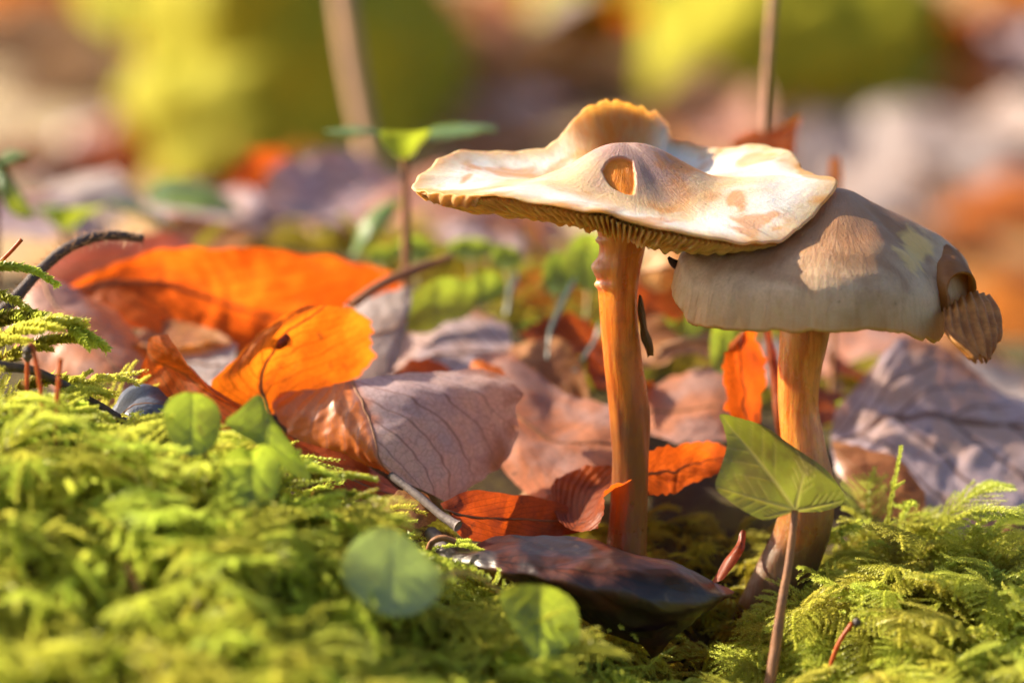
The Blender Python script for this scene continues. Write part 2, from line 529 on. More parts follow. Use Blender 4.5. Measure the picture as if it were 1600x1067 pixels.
# ------------------------------------------------------------------ leaf builder
def leaf(name, rows, mat, label, cat='leaf', group=None, nu=90, nv=46, serr=0.0, nserr=14, ragged=0.035, wrinkle=0.045, corr=0.0, ncorr=9,
         slant=0.45, seed=1, holes=(), midrib=0.035, petiole=None, bulge=0.0, curl=None, pmat=None, rails=True, vrow=True):
    rows = [[P(*p) if rails else np.array(p, float) for p in r] for r in rows]
    k = len(rows[0])
    S = np.array(rows)                                  # stations x rails x 3
    su = np.stack([cr(S[:, j], nu) for j in range(k)], 1)   # nu x rails x 3
    u = np.linspace(0, 1, nu)
    v = np.linspace(0, 1, nv)
    r_ = np.random.default_rng(int(seed * 31) + 1)
    # serrated, uneven margins
    e = []
    for side in (0, 1):
        ph = r_.uniform(0, 6.28, 5)
        n_ = sum(np.sin(u * (9 + 11 * q) * (1 + 0.1 * side) + ph[q]) / (1 + 0.6 * q) for q in range(5)) / 2.2
        saw = 1 - np.abs(((u * nserr + 0.3 * side) % 1.0) - 0.25) * 1.2
        tt = np.exp(-((u - 0.5) / 0.5) ** 4)
        e.append((ragged * n_ + serr * (saw - 0.6)) * tt)
    G = np.empty((nu, nv, 3))
    for i in range(nu):
        vv = v * (1 + e[0][i] + e[1][i]) - e[0][i]
        pts = su[i]
        tpar = np.clip(vv, -0.12, 1.12) * (k - 1)
        a = np.clip(np.floor(tpar).astype(int), 0, k - 2)
        f = (tpar - a)[:, None]
        ee = np.vstack([2 * pts[0] - pts[1], pts, 2 * pts[-1] - pts[-2]])
        A, B, C, D = ee[a], ee[a + 1], ee[a + 2], ee[a + 3]
        G[i] = 0.5 * (2 * B + (C - A) * f + (2 * A - 5 * B + 4 * C - D) * f ** 2 + (3 * B - A - 3 * C + D) * f ** 3)
    N = grid_normals(G)
    # orient so normals look to the camera side on average
    s = np.abs(v * 2 - 1)[None]
    phs = (u[:, None] - slant * s) * ncorr
    c = np.cos(phs * 2 * math.pi)
    wid = np.linalg.norm(G[:, 0] - G[:, -1], axis=-1)
    fade = np.clip(wid / (wid.max() + 1e-6) * 1.6, 0, 1)[:, None]
    disp = corr * c * fade * (1 - np.exp(-s * 6)) + wrinkle * vnoise(G, 1.1, seed) + wrinkle * 0.16 * vnoise(G, 3.4, seed + 2)
    disp = disp + wrinkle * 0.9 * (np.abs(vnoise(G, 1.5, seed + 5)) - 0.3) + wrinkle * 0.35 * np.abs(vnoise(G, 3.6, seed + 6))
    disp = disp + bulge * (1 - s ** 2) * fade
    G = G + N * disp[..., None]
    F = grid_faces(nu, nv)
    uv = np.stack(np.broadcast_arrays(u[:, None], v[None]), -1).reshape(-1, 2)
    if holes:
        cen = uv[F].mean(1)
        ok = np.ones(len(F), bool)
        for (hu, hv, ru, rv) in holes:
            ang = np.arctan2(cen[:, 1] - hv, cen[:, 0] - hu)
            ok &= ((cen[:, 0] - hu) / ru) ** 2 + ((cen[:, 1] - hv) / rv) ** 2 > (1 + 0.2 * np.sin(ang * 3 + seed)) ** 2
        F = F[ok]
    o = mesh_obj(name, G.reshape(-1, 3), F, mat, None, uv)
    tag(o, label, cat, group)
    if midrib:
        m = nv // 2
        path = G[:, m] - N[:, m] * 0.0
        idx = np.linspace(0, nu - 1, 14).astype(int)
        rr = np.linspace(midrib, midrib * 0.25, 14)
        path = path[idx]
        if petiole is not None:
            ext = [P(*p) if rails else np.array(p, float) for p in petiole]
            tube('petiole', np.vstack([ext, path[:1]]), np.linspace(midrib * 1.3, midrib, len(ext) + 1), pmat or M['twig_brown'], o, 8, 20)
        tube('midrib', path, rr, pmat or M['twig_brown'], o, 7, 34)
    return o


# ------------------------------------------------------------------ mushrooms
def cap_material(name, pale, tan, centre, blotch, seed, pit_col=(0.92, 0.22, 0.012), stain=(0.42, 0.2, 0.06), bl_rng=(0.46, 0.70, 0.55)):
    t = NT(name)
    ob = t.coord('Object')
    rad = t.attr('rad')
    ang = t.attr('ang')
    n1 = t.noise(ob, 0.8, 5, 0.6, w=seed, dist=0.5)
    comb = t.n('CombineXYZ')
    t.set(comb.inputs[0], t.math('MULTIPLY', rad, 1.2))
    t.set(comb.inputs[1], t.math('MULTIPLY', ang, 9.0))
    fib = t.noise(comb.outputs[0], 6, 5, 0.7, w=seed + 1, dist=0.6)
    fine = t.noise(ob, 22, 4, 0.7, w=seed + 3)
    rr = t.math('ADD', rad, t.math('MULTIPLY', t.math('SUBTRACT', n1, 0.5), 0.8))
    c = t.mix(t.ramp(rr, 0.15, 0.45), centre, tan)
    c = t.mix(t.ramp(rr, 0.45, 0.85), c, pale)
    bl = t.noise(ob, 0.9, 3, 0.5, w=seed + 7, dist=0.8)
    c = t.mix(t.math('MULTIPLY', t.ramp(bl, bl_rng[0], bl_rng[1]), bl_rng[2]), c, blotch)
    c = t.mix(t.math('MULTIPLY', t.ramp(fib, 0.5, 0.75), 0.35), c, stain)
    sp = t.noise(ob, 7, 2, 0.5, w=seed + 11)
    c = t.mix(t.math('MULTIPLY', t.ramp(sp, 0.72, 0.78), 0.6), c, (0.12, 0.06, 0.03))
    c = t.mix(0.5, c, t.mix(fine, (0.35, 0.32, 0.3), (1.5, 1.5, 1.5)), 'MULTIPLY')
    c = t.mix(t.math('MULTIPLY', t.attr('thin'), 0.75), c, t.mix(t.ramp(n1, 0.4, 0.62), (0.95, 0.64, 0.20), (0.88, 0.42, 0.06)))  # thin rim and flap tinted yellow, light coming through put into base
    c = t.mix(t.attr('pit'), c, t.mix(t.noise(ob, 6, 4, 0.6, w=4), tuple(x * 0.5 for x in pit_col), tuple(min(1, x * 1.5) for x in pit_col)))
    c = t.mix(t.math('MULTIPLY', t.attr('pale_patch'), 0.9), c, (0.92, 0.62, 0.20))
    h = t.math('ADD', t.math('MULTIPLY', fib, 0.6), t.math('ADD', t.math('MULTIPLY', fine, 0.35), t.math('MULTIPLY', n1, 1.2)))
    nm = t.bump(h, 0.8, 0.04)
    p = t.principled(c, t.math('MULTIPLY_ADD', fine, 0.3, 0.3), nm, 0.4, 0.4, (0.34, 0.15, 0.05), 0.35)
    tb = t.n('BsdfTranslucent')          # thin flesh lets the light through
    t.set(tb.inputs[0], t.mix(t.ramp(fib, 0.3, 0.7), (1.0, 0.80, 0.36), (1.0, 0.62, 0.18)))
    mx = t.n('MixShader')
    t.set(mx.inputs[0], t.math('MULTIPLY', t.attr('thin'), 0.75))
    t.t.links.new(p, mx.inputs[1])
    t.t.links.new(tb.outputs[0], mx.inputs[2])
    return t.done(mx.outputs[0])


M['cap_a'] = cap_material('cap_a', (0.72, 0.69, 0.66), (0.66, 0.46, 0.27), (0.44, 0.27, 0.24), (0.58, 0.22, 0.04), 1.3, stain=(0.50, 0.22, 0.05), bl_rng=(0.50, 0.62, 0.7))
M['cap_b'] = cap_material('cap_b', (0.70, 0.49, 0.31), (0.38, 0.19, 0.09), (0.46, 0.25, 0.15), (0.28, 0.12, 0.045), 5.1, stain=(0.18, 0.07, 0.02))  # brown cap, darkened above to carry the flat cap's shadow as colour
t = NT('gill')
ob = t.coord('Object')
gn = t.noise(ob, 3, 4, 0.6)
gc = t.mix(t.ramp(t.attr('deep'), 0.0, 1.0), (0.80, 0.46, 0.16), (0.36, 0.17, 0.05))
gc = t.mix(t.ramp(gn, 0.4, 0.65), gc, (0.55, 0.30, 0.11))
M['gill'] = t.done(t.principled(gc, 0.6, None, 0.3, 0.6, (0.3, 0.13, 0.04), 0.6))


t = NT('torn_flesh')
ob = t.coord('Object')
fn = t.noise(ob, 4, 5, 0.7, w=2)
fc = t.mix(t.ramp(fn, 0.35, 0.65), (0.70, 0.33, 0.08), (0.36, 0.14, 0.03))
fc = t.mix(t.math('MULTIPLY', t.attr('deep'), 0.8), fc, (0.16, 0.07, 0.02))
tb = t.n('BsdfTranslucent')
t.set(tb.inputs[0], (0.95, 0.5, 0.12, 1))
mx = t.n('MixShader')
mx.inputs[0].default_value = 0.35
t.t.links.new(t.principled(fc, 0.5, t.bump(fn, 0.6, 0.05), 0.4), mx.inputs[1])
t.t.links.new(tb.outputs[0], mx.inputs[2])
M['torn_flesh'] = t.done(mx.outputs[0])


def stem_mat(name, a, b, c, seed):
    t = NT(name)
    ob = t.coord('Object')
    st = t.scale(ob, (1, 1, 0.12))
    n = t.noise(st, 5, 5, 0.65, w=seed)
    f = t.noise(st, 22, 4, 0.7, w=seed + 2)
    w = t.noise(ob, 1.1, 4, 0.6, w=seed + 4)
    sep = t.n('SeparateXYZ')
    t.set(sep.inputs[0], t.coord('UV'))
    u = sep.outputs[0]                 # 0 at the cap .. 1 at the foot
    cc = t.mix(t.ramp(n, 0.38, 0.62), a, b)
    cc = t.mix(t.math('MULTIPLY', t.ramp(f, 0.55, 0.75), 0.5), cc, tuple(x * 0.3 for x in a))
    cc = t.mix(t.math('MULTIPLY', t.ramp(w, 0.5, 0.7), 0.45), cc, tuple(x * 0.4 for x in b))
    uu = t.math('ADD', u, t.math('MULTIPLY', t.math('SUBTRACT', w, 0.5), 0.5))
    cc = t.mix(t.ramp(uu, 0.32, 0.82), cc, c)
    cc = t.mix(t.math('MULTIPLY', t.attr('scar'), 0.8), cc, (0.75, 0.5, 0.32))
    h = t.math('ADD', n, t.math('MULTIPLY', f, 0.7))
    nm = t.bump(t.math('ADD', h, t.math('MULTIPLY', w, 1.2)), 0.5, 0.05)
    return t.done(t.principled(cc, t.math('MULTIPLY_ADD', w, 0.45, 0.08), nm, 0.75, 0.6, (0.42, 0.13, 0.03), 0.9))


M['stem_a'] = stem_mat('stem_a', (0.84, 0.30, 0.03), (0.66, 0.15, 0.01), (0.20, 0.065, 0.015), 2.0)
M['stem_b'] = stem_mat('stem_b', (0.86, 0.38, 0.08), (0.66, 0.19, 0.02), (0.15, 0.075, 0.035), 6.0)


def stem(name, pts, widths, mat, root, seed, knobs=()):
    """pts px,py,y down from the cap; widths in cm"""
    n, seg = 150, 56
    C = cr([P(*p) for p in pts], n)
    rad = cr(np.array(widths, float).reshape(-1, 1) / 2, n)[:, 0]
    th = np.arange(seg) / seg * 2 * math.pi
    T = np.gradient(C, axis=0)
    T /= np.linalg.norm(T, axis=1, keepdims=True)
    A = np.cross(T, [0, 1, 0])
    A /= np.linalg.norm(A, axis=1, keepdims=True)
    B = np.cross(T, A)
    z = np.linspace(0, 1, n)
    ct, s_ = np.cos(th)[None], np.sin(th)[None]
    q = np.stack(np.broadcast_arrays(ct * 1.6, s_ * 1.6, z[:, None] * 4.5), -1)
    rr = rad[:, None] * (1 + 0.10 * vnoise(q, 1.0, seed) + 0.012 * np.sin(th * 9 + 4 * vnoise(q, 0.9, seed + 1)) + 0.03 * vnoise(q * np.array([3, 3, 1.5]), 1.0, seed + 2))
    scar = np.zeros((n, seg))
    for (ku, kth, amp, su_, st_) in knobs:
        m = np.exp(-((z[:, None] - ku) / su_) ** 2 - (np.angle(np.exp(1j * (th[None] - kth))) / st_) ** 2)
        rr = rr + amp * m * (1 + 0.5 * vnoise(q, 5, seed + 3))
        scar = np.maximum(scar, m)
    ring = ct[..., None] * A[:, None] + s_[..., None] * B[:, None]
    V = C[:, None] + ring * rr[..., None]
    uv = np.stack(np.broadcast_arrays(z[:, None], (th / 6.2832)[None]), -1).reshape(-1, 2)
    o = mesh_obj('stem', V.reshape(-1, 3), grid_faces(n, seg, True)[:, ::-1], mat, None, uv, {'scar': scar})
    return keep(o, root)


def cap_surface(rim_pts, centre, profile, nth, nr, seed, fray=0.03, umbo=(0.0, 0.2), vpow=None, mid=None, rough_flap=False):
    """top surface as (nr, nth, 3): rim spline, vertical and horizontal profile against r"""
    k = len(rim_pts)
    rim = cr([P(*p) for p in rim_pts], nth, True)
    C = P(*centre)
    r = np.linspace(0.0, 1, nr) ** 0.9
    th = np.arange(nth) / nth
    ring = np.stack([np.cos(th * 6.2832), np.sin(th * 6.2832)], -1)
    jag = vnoise(ring, 9, seed) * 0.6 + vnoise(ring, 26, seed + 1) * 0.4
    d = rim - C
    fray = fray * (1 + 1.6 * np.exp(-((th - 0.70) / 0.065) ** 4)) if rough_flap else fray * np.ones(nth)
    frv = d / np.linalg.norm(d, axis=1, keepdims=True) * (fray * jag)[:, None] + np.array([0, 0, 1]) * (fray * 0.9 * vnoise(ring, 14, seed + 2))[:, None]
    hr = profile[0](r)[:, None]
    vp = np.interp(th, np.arange(k + 1) / k, list(vpow) + [vpow[0]]) if vpow is not None else None
    vr = profile[1](r)[:, None] if vp is None else r[:, None] ** vp[None]
    G = np.empty((nr, nth, 3))
    G[..., 0] = C[0] + d[None, :, 0] * hr
    G[..., 1] = C[1] + d[None, :, 1] * hr
    G[..., 2] = C[2] + d[None, :, 2] * vr
    G += frv[None] * (r[:, None, None] ** 7)
    G[..., 2] += umbo[0] * np.exp(-(r[:, None] / umbo[1]) ** 2.3)
    if mid is not None:
        G[..., 2] += mid(r[:, None], th[None])
    G += 0.035 * (vnoise(G, 1.3, seed + 4) * np.sin(np.clip(r, 0, 1) * math.pi)[:, None])[..., None] * np.array([0, 0, 1])
    return G, r, th, C


def build_cap(G, r, th, thick, mat, root, pit=None, patch=None, keepf=None, thin=None):
    nr, nth = G.shape[:2]
    N = -grid_normals(np.concatenate([G, G[:, :1]], 1))[:, :-1]
    if N[nr // 2, :, 2].mean() < 0:
        N = -N
    N[:3] = np.array([0, 0, 1.0])
    pitm = np.zeros((nr, nth))
    if pit is not None:
        pitm, depth = pit(G)
        G = G - N * (pitm * depth)[..., None]
    th_r = thick(r)[:, None] * np.ones((1, nth))
    Bt = G - N * th_r[..., None]
    Bt[..., 2] = np.minimum(Bt[..., 2], G[..., 2] + 0.02)
    # rounded rim
    lip = (G[-1] + Bt[-1]) / 2 + (G[-1] - G[-3]) / np.linalg.norm(G[-1] - G[-3], axis=-1, keepdims=True) * 0.035
    V = np.concatenate([G, lip[None], Bt[::-1]], 0)
    F = grid_faces(len(V), nth, True)
    if keepf is not None:
        F = F
    rad = np.concatenate([r, [1.0], r[::-1]])[:, None] * np.ones((1, nth))
    ang = np.abs(th * 2 - 1)[None] * np.ones((len(V), 1))
    z = np.zeros((nr + 1, nth))
    pt = np.zeros((nr, nth)) if patch is None else patch(G)
    o = mesh_obj('cap', V.reshape(-1, 3), F, mat, None, None,
                 {'rad': rad, 'ang': ang, 'pit': np.concatenate([pitm, z]), 'pale_patch': np.concatenate([pt, z]),
                  'thin': thin(rad, th[None]) if thin else np.clip((rad - 0.85) / 0.15, 0, 1) * 0.5})
    return keep(o, root), Bt


def build_gills(Bt, r, depth, n_gills, root, seed, zbias=0.0):
    nr, nth = Bt.shape[:2]
    m = n_gills * 8
    rs = np.linspace(0.13, 0.985, 34)
    ridx = np.interp(rs, r, np.arange(nr))
    a = np.floor(ridx).astype(int)
    f = (ridx - a)[:, None, None]
    B = Bt[a] * (1 - f) + Bt[np.minimum(a + 1, nr - 1)] * f
    t = np.arange(m) / m * nth
    i = np.floor(t).astype(int)
    g = (t - i)[None, :, None]
    B = B[:, i % nth] * (1 - g) + B[:, (i + 1) % nth] * g
    rr = np.random.default_rng(seed)
    per = rr.uniform(0.75, 1.1, n_gills)
    ph = np.arange(m) % 8
    tooth = np.array([0, 0.25, 0.85, 1.0, 0.97, 0.6, 0.12, 0])[ph]
    gi = np.arange(m) // 8
    short = np.where(gi % 2 == 0, 1.0, np.clip((rs[:, None] - 0.55) / 0.12, 0, 1))      # every other gill starts further out
    h = depth(rs)[:, None] * tooth[None] * per[gi][None] * short
    h = h * (1 + 0.1 * np.sin(rs[:, None] * 40 + gi[None] * 1.7))
    V = B.copy()
    V[..., 2] -= 0.01 + h + 0.25 * depth(rs)[:, None] + zbias
    o = mesh_obj('gills', V.reshape(-1, 3), grid_faces(len(rs), m, True), M['gill'], None, None, {'deep': 1 - tooth[None] * np.ones((len(rs), 1))})
    o['kind'] = 'stuff'
    return keep(o, root)


# --- the upturned flat mushroom
root_a = empty('mushroom', P(980, 880, 0))
tag(root_a, 'cream mushroom with flat wavy upturned cap, orange pit beside its centre knob', 'mushroom')
rim_a = [(650, 296, -0.4), (705, 302, -1.1), (770, 303, -1.7), (870, 316, -2.15), (970, 337, -2.4), (1075, 361, -2.35), (1160, 377, -2.0), (1215, 372, -1.7), (1262, 338, -1.2), (1306, 285, -0.3),
         (1262, 268, 0.6), (1235, 240, 1.2), (1195, 225, 1.7), (1120, 230, 2.1), (1056, 219, 2.5), (1040, 188, 2.5), (1002, 168, 2.2), (952, 160, 1.8), (900, 182, 1.35), (852, 230, 1.15), (795, 238, 1.25), (735, 236, 1.2), (690, 250, 0.5), (662, 272, 0.0)]
vpow = [1.6, 1.5, 1.4, 1.3, 1.2, 1.2, 1.3, 1.4, 1.5, 1.6, 1.6, 1.8, 2, 2.2, 2.2, 2.2, 2.2, 2.2, 2.2, 2.2, 2, 1.8, 1.7, 1.6]
Ga, ra, tha, Ca = cap_surface(rim_a, (978, 290, 0.0), (lambda r: r, None), 420, 190, 1.0, fray=0.05, umbo=(0.66, 0.29), vpow=vpow, rough_flap=True,
                              mid=lambda r, t_: 0.10 * np.sin(t_ * 6.28 * 3 + 1) * np.sin(r * 3.14))
pit_c = P(970, 270, -0.7)


def pit_a(G):
    dx = (G[..., 0] - pit_c[0]) / 0.27
    dz = (G[..., 2] - pit_c[2]) / 0.27
    a = np.arctan2(dz, dx)
    d = (np.abs(dx) ** 2.6 + np.abs(dz) ** 2.6) ** (1 / 2.6) * (1 + 0.10 * np.sin(2 * a + 0.9) + 0.07 * np.sin(3 * a + 2) + 0.10 * vnoise(G, 7, 4)) * (1 + 0.22 * np.clip(dz, 0, 2))
    m = np.clip((1.04 - d) / 0.10, 0, 1) * (G[..., 1] < 0.05)
    return m * m * (3 - 2 * m), 0.045 + 0.012 * vnoise(G, 5, 6)


cap_a, Bta = build_cap(Ga, ra, tha, lambda r: np.interp(r, [0, 0.4, 0.8, 1], [0.42, 0.26, 0.10, 0.05]), M['cap_a'], root_a, pit_a,
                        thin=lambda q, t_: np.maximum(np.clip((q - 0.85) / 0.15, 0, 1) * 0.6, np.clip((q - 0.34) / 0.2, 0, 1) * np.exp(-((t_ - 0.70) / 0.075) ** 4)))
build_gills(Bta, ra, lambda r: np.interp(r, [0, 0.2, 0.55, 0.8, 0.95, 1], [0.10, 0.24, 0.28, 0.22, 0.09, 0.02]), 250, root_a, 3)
stem('stem', [(973, 352, -0.1), (972, 385, -0.1), (966, 430, -0.1), (966, 490, -0.1), (972, 560, -0.05), (982, 640, 0), (985, 720, 0), (982, 800, 0), (976, 890, 0)],
     [0.86, 0.72, 0.62, 0.56, 0.58, 0.60, 0.58, 0.58, 0.66], M['stem_a'], root_a, 2.0,
     knobs=[(0.42, math.pi * 1.3, 0.025, 0.09, 0.3), (0.10, math.pi * 1.0, 0.08, 0.02, 0.6), (0.23, math.pi * 0.9, 0.10, 0.03, 0.5), (0.285, math.pi * 0.85, 0.06, 0.012, 0.6)])

# --- the bell-shaped mushroom
root_b = empty('mushroom', P(1190, 950, 0.2))
tag(root_b, 'brown bell-shaped mushroom with torn curled margin and bent stem', 'mushroom')
rim_b = [(1052, 432, -0.6), (1054, 468, -1.2), (1075, 498, -1.6), (1112, 513, -1.95), (1200, 514, -2.3), (1290, 513, -2.45), (1370, 514, -2.3), (1425, 522, -2.0), (1462, 531, -1.6), (1476, 520, -1.1),
         (1500, 470, -0.4), (1522, 455, 0.5), (1490, 460, 1.5), (1390, 455, 2.2), (1270, 450, 2.5), (1150, 440, 2.2), (1090, 425, 1.3), (1062, 414, 0.3)]
Gb, rb, thb, Cb = cap_surface(rim_b, (1302, 305, 0.0),
                              (lambda r: np.interp(r, [0, 0.1, 0.3, 0.6, 0.85, 1], [0, 0.13, 0.36, 0.70, 0.95, 1.0]),
                               lambda r: np.interp(r, [0, 0.1, 0.25, 0.45, 0.65, 0.8, 0.92, 1], [0, 0.015, 0.10, 0.26, 0.43, 0.60, 0.82, 1.0])),
                              320, 130, 6.0, fray=0.045, umbo=(0.12, 0.18))
from numpy import convolve
for _ in range(6):
    Gb[1:-1] = (Gb[:-2] + 2 * Gb[1:-1] + Gb[2:]) / 4


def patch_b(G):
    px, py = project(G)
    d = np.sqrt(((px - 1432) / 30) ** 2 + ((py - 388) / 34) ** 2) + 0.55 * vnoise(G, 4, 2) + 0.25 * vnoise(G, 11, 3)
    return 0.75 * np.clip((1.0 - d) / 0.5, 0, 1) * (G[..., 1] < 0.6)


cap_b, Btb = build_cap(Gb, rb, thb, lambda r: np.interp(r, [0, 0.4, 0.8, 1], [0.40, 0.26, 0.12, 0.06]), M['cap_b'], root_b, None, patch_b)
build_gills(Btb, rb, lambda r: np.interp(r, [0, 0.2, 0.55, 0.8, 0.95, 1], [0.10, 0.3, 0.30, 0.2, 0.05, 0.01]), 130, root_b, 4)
stem('stem', [(1265, 470, 0.1), (1258, 520, 0), (1250, 580, 0), (1248, 640, 0), (1256, 700, 0), (1263, 760, 0), (1256, 820, 0), (1232, 880, 0.1), (1200, 950, 0.2), (1180, 990, 0.3)],
     [0.9, 0.78, 0.66, 0.62, 0.70, 0.78, 0.84, 0.9, 0.9, 0.85], M['stem_b'], root_b, 9.0)


def curled_flap(rows, n_corr, root, seed, mat, thick=0.05, amp=0.035, name='torn_flap', jag=0.0):
    S = np.array([[P(*p) for p in r] for r in rows])
    nu, nv = 60, 60
    su = np.stack([cr(S[:, j], nu) for j in range(S.shape[1])], 1)
    G = np.stack([cr(su[i], nv) for i in range(nu)], 0)
    N = grid_normals(G)
    v = np.linspace(0, 1, nv)[None]
    u = np.linspace(0, 1, nu)[:, None]
    G = G + N * (amp * np.cos(v * n_corr * 6.2832 + np.sin(u * 3)) + 0.04 * vnoise(G, 2.5, seed))[..., None]
    vv_ = np.linspace(0, 1, nv)
    jg = jag * (vnoise(np.stack([vv_ * 14, vv_ * 3], -1), 1.0, seed) + 0.6 * vnoise(np.stack([vv_ * 37, vv_ * 5], -1), 1.0, seed + 1))
    du_ = np.gradient(G, axis=0)
    du_ /= np.linalg.norm(du_, axis=-1, keepdims=True) + 1e-9
    G = G + du_ * (u ** 3 * jg[None])[..., None]
    Bk = G + N * thick
    V = np.concatenate([G.reshape(-1, 3), Bk.reshape(-1, 3)])
    F = [tuple(f) for f in grid_faces(nu, nv)] + [tuple(int(x) + nu * nv for x in f[::-1]) for f in grid_faces(nu, nv)]
    o_ = nu * nv
    for i in range(nu - 1):
        for j in (0, nv - 1):
            a, b = i * nv + j, (i + 1) * nv + j
            F.append((a, b, b + o_, a + o_))
    for j in range(nv - 1):
        for i in (0, nu - 1):
            a, b = i * nv + j, i * nv + j + 1
            F.append((a, b, b + o_, a + o_))
    z = np.zeros(len(V))
    o = mesh_obj(name, V, F, mat, None, None, {'rad': z + 0.8, 'ang': z, 'pit': z, 'pale_patch': z, 'deep': z + (0.85 if name == 'rolled_margin' else 0.1), 'thin': z + 0.6})
    return keep(o, root)


# frilled scrap of margin turned under at the tip of the flat cap
curled_flap([[(652, 297, -0.5), (690, 302, -1.0), (725, 304, -1.35), (752, 306, -1.5)], [(658, 304, -0.4), (690, 311, -0.9), (722, 314, -1.25), (748, 312, -1.4)], [(668, 310, -0.2), (690, 318, -0.7), (720, 321, -1.05), (744, 318, -1.2)]], 5, root_a, 8, M['cap_a'], 0.03, 0.02, 'turned_margin')
# hanging gilled flap and the rolled tunnel above it
curled_flap([[(1476, 486, -1.3), (1495, 472, -0.9), (1522, 456, -0.5), (1540, 466, 0.0)],
             [(1474, 505, -2.0), (1500, 494, -1.5), (1530, 486, -1.0), (1560, 488, -0.5)],
             [(1484, 532, -2.5), (1508, 528, -2.0), (1538, 522, -1.5), (1563, 514, -1.0)],
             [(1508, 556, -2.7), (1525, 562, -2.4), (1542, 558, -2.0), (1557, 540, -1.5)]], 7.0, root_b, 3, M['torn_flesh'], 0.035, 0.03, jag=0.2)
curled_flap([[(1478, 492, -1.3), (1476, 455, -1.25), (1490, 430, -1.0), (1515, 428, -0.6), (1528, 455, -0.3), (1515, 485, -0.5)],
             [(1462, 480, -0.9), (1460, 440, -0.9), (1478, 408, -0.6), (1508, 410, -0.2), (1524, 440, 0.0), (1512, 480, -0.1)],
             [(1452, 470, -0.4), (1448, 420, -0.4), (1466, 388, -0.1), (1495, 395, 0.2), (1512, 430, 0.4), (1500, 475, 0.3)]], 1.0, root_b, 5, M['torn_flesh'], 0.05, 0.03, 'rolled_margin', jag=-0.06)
# a spike of torn margin
curled_flap([[(1070, 425, -0.5), (1085, 415, -0.4), (1100, 405, -0.2)], [(1052, 418, -0.55), (1058, 412, -0.5), (1066, 408, -0.4)], [(1043, 404, -0.6), (1045, 403, -0.6), (1047, 402, -0.6)]], 1, root_b, 6, M['twig_dark'], 0.03, 0.0, 'margin_scrap')

# ------------------------------------------------------------------ leaves around the mushrooms
leaf('beech_leaf', [[(436, 612, 1.3), (500, 606, 1.0), (548, 594, 0.9), (650, 580, 1.2), (752, 578, 1.8)],
                    [(426, 640, 1.1), (495, 640, 0.7), (560, 622, 0.5), (680, 606, 0.8), (810, 606, 1.5)],
                    [(442, 668, 0.9), (510, 668, 0.5), (574, 655, 0.25), (690, 648, 0.5), (812, 660, 1.1)],
                    [(472, 690, 0.7), (535, 695, 0.3), (584, 690, 0.0), (680, 695, 0.2), (785, 722, 0.8)],
                    [(515, 706, 0.5), (560, 715, 0.2), (594, 722, -0.1), (670, 735, 0.0), (750, 750, 0.4)],
                    [(570, 728, 0.3), (592, 736, 0.1), (612, 745, -0.1), (660, 765, -0.1), (708, 790, 0.1)]],
     M['leaf_lilac'], 'ribbed lilac and orange beech leaf folded along its midrib, beside the upright orange leaf', seed=3, nu=110, nv=80, corr=0.012, ncorr=5, slant=0.9, ragged=0.02, wrinkle=0.03, midrib=0.022)
leaf_a = leaf('beech_leaf', [[(360, 630, 1.1), (420, 646, 1.2), (500, 620, 1.7)],
                    [(331, 602, 1.0), (408, 600, 1.1), (553, 592, 2.2)],
                    [(366, 562, 1.0), (420, 560, 1.1), (580, 562, 2.4)],
                    [(405, 520, 1.1), (450, 520, 1.2), (582, 527, 2.4)],
                    [(440, 494, 1.2), (490, 494, 1.4), (578, 500, 2.3)],
                    [(478, 477, 1.4), (508, 477, 1.5), (548, 481, 2.0)]],
     M['leaf_amber'], 'glowing orange upright beech leaf with one small dark gall spot', seed=4, nu=120, nv=80, serr=0.02, nserr=9, ragged=0.025, midrib=0.03, wrinkle=0.04)
th_, ph_ = np.meshgrid(np.linspace(0, 6.2832, 16, endpoint=False), np.linspace(-1.57, 1.57, 9))
gd = np.stack([np.cos(th_) * np.cos(ph_) * 0.10, np.sin(th_) * np.cos(ph_) * 0.06, np.sin(ph_) * 0.13], -1)
gd = gd * (1 + 0.2 * vnoise(gd, 14, 2))[..., None]
gd = np.stack([gd[..., 0] + 0.5 * gd[..., 2], gd[..., 1], gd[..., 2]], -1)
mesh_obj('gall', (P(442, 535, 1.10) + gd).reshape(-1, 3), grid_faces(9, 16, True), M['leaf_red'], leaf_a, np.zeros((144, 2)))
leaf('beech_leaf', [[(215, 592, 0.8), (222, 570, 0.9), (232, 548, 1.0), (234, 528, 0.8), (263, 522, 0.5)],
                    [(222, 625, 0.6), (236, 595, 0.8), (246, 565, 0.9), (262, 556, 0.6), (284, 560, 0.2)],
                    [(270, 652, 0.4), (280, 620, 0.6), (284, 582, 0.8), (300, 574, 0.5), (312, 590, 0.1)],
                    [(330, 668, 0.3), (330, 642, 0.4), (322, 612, 0.5), (330, 603, 0.4), (340, 616, 0.1)],
                    [(402, 684, 0.2), (397, 668, 0.2), (390, 650, 0.3), (396, 645, 0.3), (402, 652, 0.2)]],
     M['leaf_orange'], 'small rust leaf with its margin curled up into an orange scroll', seed=5, midrib=0, ragged=0.02)
leaf('beech_leaf', [[(102, 450, 5.4), (104, 453, 5.4), (106, 458, 5.3)],
                    [(196, 406, 5.5), (206, 440, 5.6), (188, 505, 4.8)],
                    [(290, 384, 5.8), (300, 452, 6.1), (290, 540, 5.0)],
                    [(420, 393, 6.4), (400, 492, 6.8), (400, 550, 5.6)],
                    [(540, 408, 7.4), (520, 497, 7.6), (520, 532, 6.6)],
                    [(622, 428, 8.2), (625, 460, 8.2), (628, 496, 7.6)]],
     M['leaf_orange'], 'long flat bright orange beech leaf lying before the tiny green shoots', seed=6, midrib=0.04, wrinkle=0.1, ragged=0.05)
